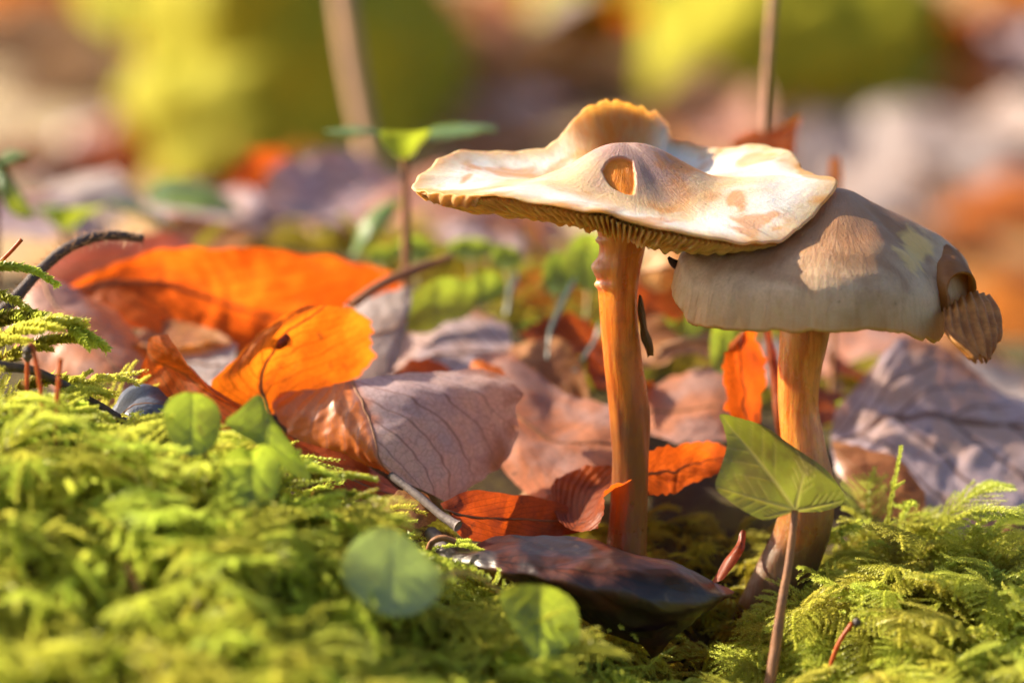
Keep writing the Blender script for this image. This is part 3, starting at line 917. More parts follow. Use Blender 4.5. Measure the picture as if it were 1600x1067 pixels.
leaf('beech_leaf', [[(40, 428, 9.6), (45, 440, 9), (50, 452, 8.4)],
                    [(110, 385, 10.2), (115, 420, 9.2), (120, 470, 8.2)],
                    [(200, 366, 10.6), (205, 405, 9.6), (200, 450, 8.6)],
                    [(270, 362, 10.8), (272, 390, 9.8), (265, 420, 9)],
                    [(300, 378, 10.6), (300, 385, 10), (296, 396, 9.6)]],
     M['leaf_red'], 'dark red-brown leaf behind the bristly arched stalk', seed=7, midrib=0.03)
leaf('beech_leaf', [[(34, 450, 5.0), (60, 440, 5.0), (85, 448, 5.1)],
                    [(10, 510, 4.2), (80, 490, 4.2), (150, 472, 4.9)],
                    [(50, 580, 3.5), (128, 545, 3.5), (205, 512, 4.5)],
                    [(115, 630, 3.0), (178, 595, 3.0), (234, 566, 4.0)],
                    [(180, 655, 2.7), (215, 628, 2.8), (250, 610, 3.3)]],
     M['leaf_pink'], 'salmon pink leaf arching over the slope under the bristly stalk', seed=8, midrib=0.03, bulge=0.25)
leaf('beech_leaf', [[(440, 672, 0.1), (438, 680, -0.1), (436, 690, -0.2)],
                    [(470, 688, 0.3), (480, 715, -0.3), (490, 745, -0.6)],
                    [(535, 705, 0.3), (540, 740, -0.4), (545, 780, -0.7)],
                    [(590, 736, 0.2), (596, 765, -0.4), (600, 792, -0.7)],
                    [(636, 772, 0.1), (640, 780, -0.2), (642, 792, -0.4)]],
     M['leaf_red'], 'dark red leaf sliver tucked under the lilac folded leaf', seed=9, midrib=0.02, ragged=0.03)
leaf('beech_leaf', [[(688, 784, -0.9), (696, 794, -1.0), (705, 806, -1.0)],
                    [(738, 766, -0.7), (728, 805, -0.9), (725, 840, -1.0)],
                    [(792, 770, -0.3), (785, 808, -0.5), (790, 846, -0.6)],
                    [(845, 778, 0.1), (842, 812, -0.1), (848, 844, -0.3)],
                    [(880, 790, 0.3), (892, 815, 0.1), (900, 832, -0.2)],
                    [(905, 810, 0.3), (912, 820, 0.1), (918, 828, -0.1)]],
     M['leaf_red'], 'rust-red wavy leaf lying on top of the glossy black-brown leaf', seed=10, midrib=0.02, wrinkle=0.05, ragged=0.03)
leaf('beech_leaf', [[(852, 776, 0.6), (880, 818, -0.5), (905, 832, -1.0), (932, 824, -1.25)],
                    [(872, 748, 0.9), (890, 795, 0.2), (915, 812, -0.7), (938, 792, -1.1)],
                    [(925, 728, 1.0), (930, 760, 0.6), (942, 775, -0.3), (950, 762, -0.8)],
                    [(975, 733, 0.9), (972, 745, 0.6), (975, 752, 0.1), (985, 744, -0.4)]],
     M['leaf_rust'], 'cupped rust leaf with pale rolled lip leaning on the foot of the pale mushroom', seed=11, midrib=0.0, ragged=0.03, corr=0.01)
leaf('beech_leaf', [[(1008, 706, 0.35), (1010, 740, 0.35), (1012, 776, 0.2)],
                    [(1050, 698, 0.6), (1050, 735, 0.6), (1050, 768, 0.4)],
                    [(1095, 688, 1.0), (1092, 722, 1.0), (1090, 752, 0.8)],
                    [(1136, 698, 1.5), (1136, 715, 1.5), (1136, 734, 1.3)]],
     M['leaf_rust'], 'crinkled rust leaf scrap between the two mushroom stems', seed=12, midrib=0.02, serr=0.04, nserr=7, ragged=0.07, wrinkle=0.07)
# dark glossy leaf
leaf('leathery_leaf', [[(704, 858, -1.2), (706, 868, -1.6), (708, 880, -1.8), (712, 892, -1.8)],
                       [(770, 843, -1.2), (770, 860, -2.0), (775, 890, -2.4), (790, 920, -2.2)],
                       [(860, 837, -1.2), (862, 864, -2.2), (868, 908, -2.7), (876, 955, -2.3)],
                       [(950, 846, -1.2), (950, 876, -2.3), (956, 928, -2.8), (962, 992, -2.3)],
                       [(1040, 868, -1.3), (1042, 896, -2.3), (1040, 945, -2.7), (1036, 1006, -2.3)],
                       [(1105, 898, -1.4), (1106, 918, -2.0), (1102, 945, -2.3), (1094, 970, -2.1)],
                       [(1148, 922, -1.6), (1147, 926, -1.7), (1146, 930, -1.7), (1144, 934, -1.7)]],
     M['leaf_dark'], 'glossy black-brown leathery leaf arched like a boat below the mushrooms', seed=13, nu=120, nv=60, wrinkle=0.07, corr=0.0, ncorr=6, midrib=0.0, ragged=0.015)
leaf('leathery_leaf', [[(975, 985, -2.45), (1010, 985, -2.6), (1062, 975, -2.45)], [(1000, 1006, -2.2), (1025, 1004, -2.35), (1052, 998, -2.2)], [(1018, 1032, -1.9), (1022, 1033, -1.95), (1026, 1032, -1.9)]],
     M['leaf_dark'], 'pointed black leaf scrap hanging under the glossy leathery leaf', seed=14, midrib=0)
leaf('leaf_scrap', [[(1112, 912, -1.4), (1120, 910, -1.5), (1130, 906, -1.5)], [(1135, 875, -1.2), (1145, 872, -1.3), (1158, 870, -1.3)], [(1150, 852, -1.1), (1156, 852, -1.2), (1163, 850, -1.1)], [(1158, 830, -1.0), (1161, 829, -1.0), (1164, 830, -1.0)]],
     M['leaf_red'], 'small upcurled dark purple leaf tip rising from the moss by the bent stem', seed=15, midrib=0, nu=40, nv=20)
# lilac leaf at the right
leaf('beech_leaf', [[(1725, 655, 6.0), (1725, 668, 5.9), (1725, 680, 5.8)],
                    [(1650, 640, 6.2), (1650, 664, 5.2), (1650, 790, 3.4)],
                    [(1570, 612, 5.8), (1560, 660, 4.8), (1575, 824, 2.6)],
                    [(1490, 562, 5.6), (1470, 650, 4.5), (1505, 832, 2.4)],
                    [(1412, 527, 5.4), (1390, 652, 4.3), (1425, 805, 2.4)],
                    [(1362, 575, 5.0), (1335, 680, 4.1), (1345, 770, 2.9)],
                    [(1305, 640, 4.4), (1298, 690, 4.1), (1305, 738, 3.6)]],
     M['leaf_violet'], 'broad mauve beech leaf with dark ribs behind the fern moss', seed=16, nu=110, nv=70, slant=-0.35, corr=0.004, ncorr=8, wrinkle=0.07, ragged=0.03, midrib=0.03)
leaf('beech_leaf', [[(1300, 690, 3.2), (1302, 700, 3.0), (1305, 715, 2.9)], [(1345, 700, 3.0), (1350, 740, 2.5), (1345, 790, 2.1)], [(1400, 715, 2.8), (1405, 770, 2.3), (1400, 812, 2.0)], [(1445, 770, 2.4), (1446, 790, 2.2), (1446, 810, 2.0)]],
     M['leaf_brown'], 'curled brown leaf in the shade under the broad mauve leaf', seed=17, midrib=0.02)
# between and behind the stems
leaf('beech_leaf', [[(742, 556, 4.6), (738, 600, 3.8), (735, 650, 3.0)],
                    [(800, 552, 4.6), (800, 640, 3.2), (795, 742, 2.0)],
                    [(865, 604, 4.2), (868, 690, 2.7), (850, 780, 1.4)],
                    [(930, 625, 3.8), (930, 690, 2.7), (920, 760, 1.6)],
                    [(1000, 650, 3.2), (1000, 690, 2.7), (990, 730, 2.2)]],
     M['leaf_pink'], 'pale pinkish tan leaf running behind the pale mushroom stem', seed=18, slant=-0.3)
leaf('beech_leaf', [[(1005, 612, 4.6), (1006, 640, 4.2), (1008, 675, 3.6)], [(1050, 590, 4.9), (1055, 640, 4.0), (1060, 690, 3.2)], [(1110, 573, 5.0), (1110, 635, 4.0), (1115, 694, 3.2)], [(1160, 590, 4.8), (1160, 640, 4.1), (1160, 680, 3.5)]],
     M['leaf_pink'], 'flat salmon leaf between the two stems under the torn upright leaf', seed=19)
leaf('beech_leaf', [[(1148, 668, 1.9), (1170, 672, 1.8), (1186, 668, 1.9)], [(1135, 640, 1.7), (1165, 640, 1.8), (1194, 625, 2.3)], [(1136, 590, 1.8), (1165, 590, 1.9), (1196, 580, 2.4)], [(1133, 548, 1.9), (1158, 545, 2.0), (1192, 545, 2.5)], [(1150, 520, 2.3), (1160, 515, 2.2), (1180, 514, 2.2)]],
     M['leaf_orange'], 'torn ragged orange leaf standing upright against the bent stem', seed=20, ragged=0.12, serr=0.04, midrib=0.02)
leaf('beech_leaf', [[(1190, 500, 2.8), (1196, 500, 2.7), (1202, 500, 2.8)], [(1198, 560, 2.6), (1206, 560, 2.5), (1216, 560, 2.6)], [(1205, 620, 2.4), (1214, 620, 2.3), (1224, 620, 2.4)], [(1215, 690, 2.2), (1219, 690, 2.2), (1224, 690, 2.2)]],
     M['leaf_rust'], 'narrow rust leaf strip hugging the bent mushroom stem', seed=21, midrib=0, nu=40, nv=16)
leaf('beech_leaf', [[(1000, 440, 6.0), (1004, 425, 5.8), (1010, 400, 5.8)], [(1030, 455, 5.6), (1035, 420, 5.4), (1040, 380, 5.8)], [(1070, 440, 5.5), (1070, 410, 5.3), (1072, 376, 5.7)], [(1105, 405, 5.6), (1104, 395, 5.5), (1102, 385, 5.7)]],
     M['leaf_pale'], 'pale apricot leaf glowing under the flat cap', seed=22, ragged=0.06)
leaf('beech_leaf', [[(1020, 385, 7.4), (1010, 430, 7), (1010, 470, 6.6)], [(1060, 380, 7.4), (1055, 440, 7), (1050, 500, 6.4)], [(1095, 395, 7.4), (1090, 440, 7), (1085, 480, 6.6)]],
     M['leaf_orange'], 'rust orange leaf half hidden behind the apricot leaf', seed=23)
leaf('beech_leaf', [[(585, 560, 5.6), (590, 590, 5.0), (600, 610, 4.6)], [(660, 500, 6.4), (660, 560, 5.2), (665, 610, 4.2)], [(730, 485, 6.8), (735, 550, 5.4), (740, 610, 4.4)], [(795, 505, 6.6), (800, 550, 5.6), (805, 600, 4.8)]],
     M['leaf_violet'], 'shaded dusky violet leaf under the yellow-rimmed clover', seed=24)
leaf('beech_leaf', [[(540, 475, 5.6), (535, 520, 4.6), (540, 600, 3.6)], [(580, 462, 5.6), (580, 520, 4.6), (575, 600, 3.6)], [(625, 450, 5.8), (620, 510, 4.8), (605, 590, 3.8)], [(645, 450, 5.9), (640, 490, 5.2), (625, 560, 4.4)]],
     M['leaf_grey'], 'greyish leaf standing behind the glowing orange leaf', seed=25)
leaf('beech_leaf', [[(235, 545, 4.4), (240, 575, 3.6), (250, 610, 2.8)], [(300, 530, 4.6), (305, 570, 3.6), (310, 620, 2.6)], [(370, 535, 4.4), (365, 570, 3.6), (360, 615, 2.6)]],
     M['leaf_grey'], 'mauve-grey leaf between the curled scroll leaf and the long orange leaf', seed=26)
leaf('beech_leaf', [[(735, 588, 2.9), (745, 600, 2.5), (750, 612, 2.2)], [(742, 563, 3.1), (760, 580, 2.6), (785, 600, 2.2)], [(780, 575, 3.0), (790, 588, 2.6), (800, 600, 2.3)]],
     M['leaf_amber'], 'tip of a yellow-orange leaf peeking over the lilac folded leaf', seed=27, midrib=0, nu=40, nv=24)
leaf('leaf_scrap', [[(176, 640, -0.2), (180, 655, -0.6), (188, 665, -0.8)], [(196, 606, 0.1), (205, 632, -0.5), (212, 652, -0.8)], [(235, 603, 0.1), (238, 628, -0.5), (240, 648, -0.7)], [(266, 622, 0.0), (266, 632, -0.3), (264, 644, -0.5)]],
     M['leaf_slate'], 'small slate-blue dead leaf beside the round clover leaf', seed=28, midrib=0.015, nu=50, nv=30)
leaf('leaf_scrap', [[(596, 790, -0.9), (598, 806, -1.0), (602, 820, -1.1)], [(625, 765, -0.8), (630, 795, -1.0), (635, 826, -1.2)], [(662, 770, -0.8), (665, 795, -1.0), (668, 820, -1.1)], [(684, 795, -0.8), (684, 802, -0.9), (682, 812, -1.0)]],
     M['leaf_brown'], 'mottled brown leaf crumb lying below the lilac folded leaf', seed=29, midrib=0.0, nu=50, nv=30, ragged=0.06)
# dangling husk next to the pale stem
leaf('leaf_scrap', [[(998, 462, -0.2), (1000, 461, -0.25), (1002, 463, -0.2)], [(996, 490, -0.2), (1003, 490, -0.4), (1009, 490, -0.2)], [(1001, 520, -0.2), (1008, 520, -0.42), (1015, 520, -0.2)], [(1008, 545, -0.2), (1014, 545, -0.36), (1021, 543, -0.2)], [(1011, 559, -0.2), (1015, 557, -0.25), (1022, 556, -0.2)]],
     M['husk'], 'thin dried olive husk clinging to the pale mushroom stem', seed=30, midrib=0, nu=40, nv=16)


# ------------------------------------------------------------------ ivy leaf with its stalk
def ivy():
    J = np.array([1243, 797.0])
    out = [(1246, 799), (1290, 797), (1320, 782), (1308, 752), (1282, 726), (1240, 700), (1200, 668), (1165, 655), (1126, 647), (1131, 668), (1136, 695), (1126, 730), (1118, 762), (1140, 782), (1170, 802), (1195, 812), (1222, 806), (1240, 799)]
    n = 150
    O = cr(np.array(out, float), n)
    nr = 50
    r = np.linspace(0.01, 1, nr)
    Q = J + (O[None] - J) * r[:, None, None]
    tips = [(1128, 650), (1120, 762), (1318, 782), (1262, 712), (1195, 808)]
    vein = np.zeros((nr, n))
    for k, tp in enumerate(tips):
        d = np.array(tp) - J
        L = np.linalg.norm(d)
        d = d / L
        rel = Q - J
        al = rel @ d
        ac = np.abs(rel @ np.array([-d[1], d[0]]))
        vein = np.maximum(vein, np.exp(-(ac / (3.4 * (1.2 - al / L))) ** 2) * (al > 0) * (al < L))
        for s in range(2, 6):
            base = J + d * L * s / 6.5
            for sg in (-1, 1):
                e = d * 0.75 + np.array([-d[1], d[0]]) * sg * 0.66
                e /= np.linalg.norm(e)
                ll = L * 0.34
                rel2 = Q - base
                al2 = rel2 @ e
                ac2 = np.abs(rel2 @ np.array([-e[1], e[0]]))
                vein = np.maximum(vein, 0.55 * np.exp(-(ac2 / 1.2) ** 2) * (al2 > 0) * (al2 < ll))
    yy = -2.6 + (Q[..., 1] - 797) / 150 * -0.75 + 0.0022 * np.abs(Q[..., 0] - (1243 - (797 - Q[..., 1]) * 0.8)) + (Q[..., 0] - 1243) / 100 * 0.4
    V = np.array([[P(Q[i, j, 0], Q[i, j, 1], yy[i, j]) for j in range(n)] for i in range(nr)])
    N = grid_normals(V)
    V = V + N * (0.05 * vnoise(V, 1.6, 3) + 0.012 * vein)[..., None]
    t = NT('ivy')
    ob = t.coord('Object')
    vn = t.attr('vein')
    n1 = t.noise(ob, 1.1, 4, 0.6, w=3)
    fine = t.noise(ob, 14, 4, 0.7, w=1)
    c = t.mix(t.ramp(n1, 0.4, 0.6), (0.09, 0.13, 0.06), (0.17, 0.14, 0.04))
    c = t.mix(0.4, c, t.mix(fine, (0.4, 0.4, 0.4), (1.4, 1.4, 1.4)), 'MULTIPLY')
    c = t.mix(t.math('MULTIPLY', vn, 0.8), c, (0.48, 0.42, 0.16))
    tr = t.mix(t.ramp(n1, 0.38, 0.62), (0.50, 0.54, 0.02), (0.24, 0.20, 0.02))
    tr = t.mix(t.math('MULTIPLY', vn, 0.5), tr, (0.55, 0.46, 0.10))
    nm = t.bump(t.math('ADD', t.math('MULTIPLY', fine, 0.4), vn), 0.4, 0.02)
    p = t.principled(c, 0.32, nm, 0.6)
    tb = t.n('BsdfTranslucent')
    t.set(tb.inputs[0], tr)
    mx = t.n('MixShader')
    mx.inputs[0].default_value = 0.42
    t.t.links.new(p, mx.inputs[1])
    t.t.links.new(tb.outputs[0], mx.inputs[2])
    m = t.done(mx.outputs[0])
    o = mesh_obj('ivy_leaf', V.reshape(-1, 3), grid_faces(nr, n), m, None, None, {'vein': vein})
    tag(o, 'lobed green ivy leaf with pale veins on a thin stalk before the bent stem', 'ivy leaf')
    tube('petiole', [P(1200, 1085, -3.2), P(1212, 1010, -3.0), P(1222, 940, -2.9), P(1234, 870, -2.75), P(1242, 797, -2.62)], [0.085, 0.08, 0.07, 0.06, 0.05], M['twig_brown'], o, 10, 40, 0.08)
    return o


ivy()


# ------------------------------------------------------------------ clover leaves and seedlings
def clover(pts, cen, y, tilt, mat, label, name='clover_leaf', cup=0.16, seed=1, stalk=None, fold=0.14, yaw=0.45):
    """one roundish leaflet from its outline; tilt = change of depth per 100 px of height"""
    n, nr = 90, 26
    O = cr(np.array(pts, float), n, True)
    c = np.array(cen, float)
    r = np.linspace(0.02, 1, nr)
    Q = c + (O[None] - c) * r[:, None, None]
    hx = (O[:, 0].max() - O[:, 0].min()) / 2
    yy = y + (c[1] - Q[..., 1]) / 100 * tilt + cup * (r[:, None] ** 2) * -1 + fold * np.abs(Q[..., 0] - c[0]) / hx + (Q[..., 0] - c[0]) / 100 * yaw
    V = np.array([[P(Q[i, j, 0], Q[i, j, 1], yy[i, j]) for j in range(n)] for i in range(nr)])
    V = V + 0.07 * vnoise(V, 1.5, seed)[..., None] * np.array([0, 1, 0.3]) + 0.02 * vnoise(V, 5, seed + 3)[..., None] * np.array([0, 1, 0.3])
    h = (O[:, 1].max() - O[:, 1].min())
    uv = np.stack([(Q[..., 1] - O[:, 1].min()) / h, (Q[..., 0] - O[:, 0].min()) / (2 * hx)], -1).reshape(-1, 2)
    o = mesh_obj(name, V.reshape(-1, 3), grid_faces(nr, n, True), mat, None, uv)
    tag(o, label, 'leaf')
    if stalk:
        tube('petiole', [P(*p) for p in stalk], [0.04] * len(stalk), M['clover_stalk'], o, 7, 16)
    return o


M['clover_stalk'] = simple_mat('clover_stalk', (0.25, 0.26, 0.06), (0.3, 0.2, 0.06), 3, 0.5, 0.2, sss=0.3)
clover([(255, 655), (262, 628), (285, 615), (315, 617), (338, 632), (345, 660), (338, 690), (318, 710), (290, 712), (268, 692)], (300, 662), -4.2, 0.5, M['clover'], 'round green clover leaflet in front of the slate-blue dead leaf', seed=2, stalk=[(318, 705, -4.2), (325, 740, -4.1), (330, 800, -3.9)])
clover([(352, 662), (375, 640), (400, 618), (412, 622), (420, 645), (445, 680), (470, 715), (486, 748), (460, 745), (430, 720), (395, 690)], (415, 680), -3.9, 0.6, M['clover'], 'pointed green clover leaflet folded over with bright rim', seed=3, fold=0.25)
clover([(346, 740), (352, 712), (375, 698), (392, 706), (412, 696), (432, 712), (438, 745), (428, 780), (400, 796), (368, 786)], (394, 745), -5.2, 0.4, M['clover'], 'notched green clover leaflet under the folded clover leaflet', seed=4, fold=0.2, stalk=[(398, 790, -5.2), (402, 840, -5.0)])
clover([(534, 900), (545, 855), (575, 830), (605, 825), (640, 842), (672, 872), (694, 902), (682, 935), (650, 958), (615, 962), (575, 945)], (612, 895), -6.3, 0.5, M['clover_pale'], 'large oval grey-green clover leaf beside the glossy leathery leaf', seed=5, cup=0.15, stalk=[(690, 905, -6.2), (715, 895, -6.0), (745, 900, -5.7), (780, 925, -5.4)])
clover([(780, 930), (800, 915), (840, 912), (875, 922), (900, 945), (906, 985), (900, 1030), (882, 1058), (850, 1050), (820, 1010), (795, 970)], (845, 975), -5.4, 0.4, M['clover'], 'upright green clover leaf with pale folded edge on the moss slope', seed=6, fold=0.3)
clover([(614, 512), (628, 475), (655, 448), (690, 432), (725, 436), (748, 455), (745, 480), (722, 500), (695, 505), (672, 520), (640, 520)], (682, 478), 6.2, 0.8, M['clover'], 'scalloped green leaf with yellow rim above the dusky violet leaf', 'lobed_leaf', seed=7, stalk=[(690, 510, 6.2), (700, 560, 6.0), (705, 610, 5.5)])
clover([(720, 450), (745, 425), (775, 425), (792, 445), (785, 465), (755, 475), (735, 470)], (755, 450), 7.5, 0.8, M['clover'], 'small yellow-green leaf beside the scalloped leaf', 'lobed_leaf', seed=8)
clover([(880, 400), (900, 370), (930, 365), (950, 390), (955, 430), (935, 455), (905, 450), (885, 430)], (918, 412), 8.0, 0.6, M['clover'], 'dull green leaf behind the top of the pale stem', 'lobed_leaf', seed=9, stalk=[(920, 450, 8), (915, 520, 7.6)])
clover([(1030, 455), (1060, 440), (1100, 450), (1115, 480), (1110, 515), (1070, 525), (1040, 500)], (1072, 482), 7.0, 0.6, M['clover'], 'green leaf in the gap under the bell-shaped cap', 'lobed_leaf', seed=10)
clover([(1112, 570), (1110, 530), (1118, 505), (1145, 500), (1160, 520), (1150, 560), (1130, 580)], (1133, 540), 4.5, 0.4, M['clover'], 'bright lime leaf behind the torn upright orange leaf', 'lobed_leaf', seed=11)
def disc(cx, cy, rx, ry, n=11, seed=0):
    r = np.random.default_rng(seed)
    return [(cx + rx * math.cos(a) * r.uniform(0.85, 1.12), cy + ry * math.sin(a) * r.uniform(0.85, 1.12)) for a in np.arange(n) / n * 6.2832]


for k, (cx, cy, rx, ry, y, lab) in enumerate([
        (648, 388, 34, 20, 9.5, 'lime round leaf just below the thin seedling stem'),
        (735, 388, 42, 17, 10, 'flat lime round leaf under the seedling leaf tip'),
        (596, 398, 24, 16, 10, 'little lime round leaf behind the arched green blade'),
        (792, 402, 26, 20, 9.0, 'yellow-green round leaf above the dark grass stub'),
        (870, 430, 22, 34, 8.6, 'narrow yellow-green leaf standing near the bent grass blade'),
        (835, 520, 26, 22, 6.4, 'low yellow-green round leaf beside the bent grass blade foot'),
        (1325, 640, 24, 18, 5.2, 'lime round leaf peeping between bent stem and mauve leaf')]):
    clover(disc(cx, cy, rx, ry, seed=k), (cx, cy), y, 1.2, M['clover'], lab, 'round_leaf', seed=20 + k, stalk=[(cx, cy + ry * 0.8, y), (cx + 4, cy + ry + 25, y - 0.2), (cx + 2, cy + ry + 60, y - 0.3)])
leaf('grass_leaf', [[(1488, 1075, -2.6), (1500, 1080, -2.7), (1512, 1085, -2.7)], [(1515, 1035, -2.6), (1530, 1042, -2.8), (1548, 1055, -2.9)], [(1552, 1005, -2.5), (1565, 1015, -2.8), (1580, 1030, -2.9)], [(1595, 985, -2.4), (1600, 995, -2.6), (1606, 1008, -2.7)], [(1640, 975, -2.2), (1640, 985, -2.3), (1640, 995, -2.4)]],
     M['olive'], 'yellow-olive strap leaf bending out of the fern moss', seed=31, midrib=0.0, nu=50, nv=20)


def strap(name, rows, mat, label, **kw):
    return leaf(name, rows, mat, label, nu=44, nv=18, midrib=0, corr=0.0, **kw)


def seedling(px, y, top, foot, leaves, label, seed, dy=0.0):
    y = y + dy
    leaves = [[[(a, b_, c + dy) for a, b_, c in r] for r in rows] for rows in leaves]
    root = empty('seedling', P(px, foot, y))
    tag(root, label, 'seedling')
    s = tube('stem', [P(px, foot, y), P(px + 3, (foot + top) / 2, y), P(px, top, y)], [0.10, 0.085, 0.07], M['twig_brown'], None, 8, 20)
    keep(s, root)
    for k, rows in enumerate(leaves):
        l = leaf('leaf', rows, M['seedling'], '', nu=44, nv=22, midrib=0, seed=seed + k, corr=0.01)
        for key in ('label', 'category'):
            del l[key]
        keep(l, root)
    return root


seedling(632, 11, 238, 560, [
    [[(628, 250, 11), (632, 250, 11), (637, 250, 11)], [(606, 232, 10.6), (636, 240, 10.4), (660, 230, 10.8)], [(590, 210, 10.2), (636, 216, 10.0), (676, 208, 10.6)], [(600, 204, 9.8), (636, 206, 9.6), (668, 203, 10.0)]],
    [[(622, 228, 11), (624, 222, 11), (622, 216, 11.2)], [(580, 212, 11.2), (580, 206, 11.2), (580, 200, 11.8)], [(540, 212, 11.2), (540, 206, 11.3), (540, 198, 11.8)], [(506, 208, 11.4), (506, 206, 11.4), (507, 204, 11.5)]],
    [[(645, 228, 11), (645, 222, 11), (645, 216, 11.2)], [(690, 216, 11), (690, 206, 11.2), (690, 198, 12)], [(740, 208, 11), (740, 202, 11.2), (740, 195, 12)], [(775, 204, 11.2), (775, 202, 11.4), (774, 200, 11.6)]]],
    'thin seedling with three spreading green leaves beside the flat cap', 40, dy=-3.5)
seedling(100, 14, 352, 475, [
    [[(96, 362, 14), (100, 364, 14), (104, 362, 14)], [(74, 342, 13.4), (102, 348, 13), (132, 342, 13.4)], [(55, 326, 13), (102, 330, 12.4), (160, 322, 13)], [(80, 322, 12.6), (108, 322, 12), (140, 320, 12.4)]],
    [[(160, 322, 14), (165, 318, 14), (166, 314, 14.2)], [(205, 336, 13.8), (210, 328, 14), (212, 320, 14.6)], [(245, 352, 13.6), (250, 345, 14), (252, 338, 14.4)], [(272, 362, 13.8), (273, 360, 13.9), (274, 358, 14)]]],
    'low seedling with a teal cupped leaf behind the bristly stalk', 44)
seedling(-10, 9, 245, 545, [
    [[(-12, 262, 9), (-10, 256, 9), (-8, 250, 9)], [(10, 260, 9), (12, 248, 9), (14, 236, 9.4)], [(30, 250, 9), (32, 244, 9), (32, 238, 9.3)], [(46, 243, 9.1), (46, 242, 9.1), (46, 240, 9.2)]],
    [[(-12, 262, 9), (-4, 258, 9), (0, 255, 9)], [(0, 300, 8.6), (12, 294, 8.6), (22, 288, 9)], [(18, 332, 8.6), (32, 325, 8.6), (42, 318, 8.8)], [(46, 342, 8.6), (48, 340, 8.6), (50, 338, 8.7)]]],
    'seedling with two hanging green leaves at the moss bank edge', 48)
strap('blade_leaf', [[(548, 400, 11.6), (555, 400, 11.4), (560, 402, 11.4)], [(565, 355, 11.6), (578, 362, 11.3), (590, 370, 11.3)], [(590, 325, 11.8), (602, 332, 11.6), (612, 342, 11.6)], [(622, 312, 12), (624, 314, 12), (625, 318, 12)]], M['seedling'], 'arched green blade leaning against the thin seedling', seed=51)
strap('blade_leaf', [[(553, 372, 12), (556, 374, 12), (560, 375, 12)], [(540, 350, 12), (547, 350, 12), (553, 350, 12)], [(526, 336, 12), (530, 333, 12), (534, 331, 12)]], M['olive'], 'tiny yellow leaf tip beside the arched green blade', seed=52)
strap('blade_leaf', [[(300, 385, 13), (306, 388, 13), (312, 390, 13)], [(320, 362, 13), (328, 366, 13), (335, 370, 13)], [(345, 345, 13.2), (350, 347, 13.2), (354, 352, 13.2)]], M['olive'], 'small yellow shoot leaf standing behind the long orange leaf', seed=53)
for k, (pts, lab) in enumerate([
        ([(855, 560, 5), (862, 510, 5.4), (890, 450, 6.4), (900, 430, 7)], 'bent blue-grey grass blade rising beside the pale stem'),
        ([(880, 610, 4.6), (905, 570, 5), (930, 530, 5.4), (938, 500, 5.6)], 'short blue-grey grass blade crossing low behind the pale stem'),
        ([(792, 490, 8), (800, 450, 8.2), (808, 425, 8.6)], 'dark grey grass stub beside the scalloped leaf')]):
    strap('dry_grass', [[(x - w, yy_, d), (x, yy_ + 2, d - 0.05), (x + w, yy_, d)] for (x, yy_, d), w in zip(pts, (3, 5, 3.5, 1))], M['blade_blue'], lab, seed=54 + k, cat='grass blade')

# ------------------------------------------------------------------ twigs and stalks
tag(tube('twig', [P(-40, 566, -2.6), P(5, 572, -2.4), P(60, 582, -2.0), P(130, 620, -1.4), P(200, 662, -0.9), P(270, 695, -0.6)], [0.07, 0.075, 0.07, 0.07, 0.07, 0.06], M['twig_dark'], None, 10, 60, 0.15), 'thin dark twig sloping from the moss to the slate-blue leaf', 'twig')
st = tube('stalk', [P(-20, 510, 0.0), P(20, 470, 0.4), P(60, 425, 0.8), P(110, 385, 1.2), P(165, 368, 1.6), P(222, 372, 2.0)], [0.11, 0.10, 0.09, 0.085, 0.08, 0.07], M['twig_dark'], None, 10, 60, 0.12)
tag(st, 'arched dark stalk covered in fine bristles above the moss', 'stalk')
# bristles joined into one part
path = cr([P(-20, 510, 0.0), P(20, 470, 0.4), P(60, 425, 0.8), P(110, 385, 1.2), P(165, 368, 1.6), P(222, 372, 2.0)], 260)
bv, bf = [], []
for i in range(20, 258):
    for _ in range(2):
        d = rng.normal(size=3)
        d /= np.linalg.norm(d)
        tng = path[min(i + 1, 259)] - path[i - 1]
        tng /= np.linalg.norm(tng)
        d = d - tng * (d @ tng) * 0.7
        d /= np.linalg.norm(d)
        sd = np.cross(d, tng) * 0.011
        L = rng.uniform(0.16, 0.27)
        k = len(bv)
        bv += [path[i] + sd, path[i] - sd, path[i] + d * L]
        bf.append((k, k + 1, k + 2))
b = mesh_obj('bristles', bv, bf, M['stalk_pale'], st)
b['kind'] = 'stuff'
tag(tube('twig', [P(548, 478, 4.6), P(590, 448, 5.0), P(640, 425, 5.6), P(704, 402, 6.4)], [0.09, 0.085, 0.10, 0.07], M['twig_brown'], None, 9, 30, 0.1), 'reddish leaf stalk pointing up over the scalloped leaf', 'twig')
tag(tube('twig', [P(610, 742, -0.6), P(650, 772, -0.9), P(690, 805, -1.2), P(716, 822, -1.4)], [0.06, 0.065, 0.07, 0.09], M['twig_grey'], None, 9, 30, 0.1), 'short grey leaf stalk under the lilac folded leaf', 'twig')
tag(tube('twig', [P(672, 830, -1.0), P(700, 868, -1.4), P(715, 892, -1.6), P(722, 910, -1.6)], [0.10, 0.13, 0.12, 0.08], M['twig_grey'], None, 9, 30, 0.2), 'rough grey twig stub at the end of the leathery leaf', 'twig')
tag(tube('twig', [P(666, 872, -1.8), P(674, 848, -1.9), P(692, 840, -1.9), P(712, 846, -1.9)], [0.04, 0.045, 0.05, 0.05], M['twig_brown'], None, 8, 24, 0.1), 'tiny hooked orange-brown stalk beside the rough twig stub', 'twig')
tag(tube('twig', [P(180, 700, -1.2), P(190, 692, -0.8), P(215, 672, -0.7), P(240, 655, -0.7)], [0.05, 0.05, 0.05, 0.04], M['twig_brown'], None, 8, 20, 0.1), 'thin rusty stalk crossing the sloping dark twig', 'twig')
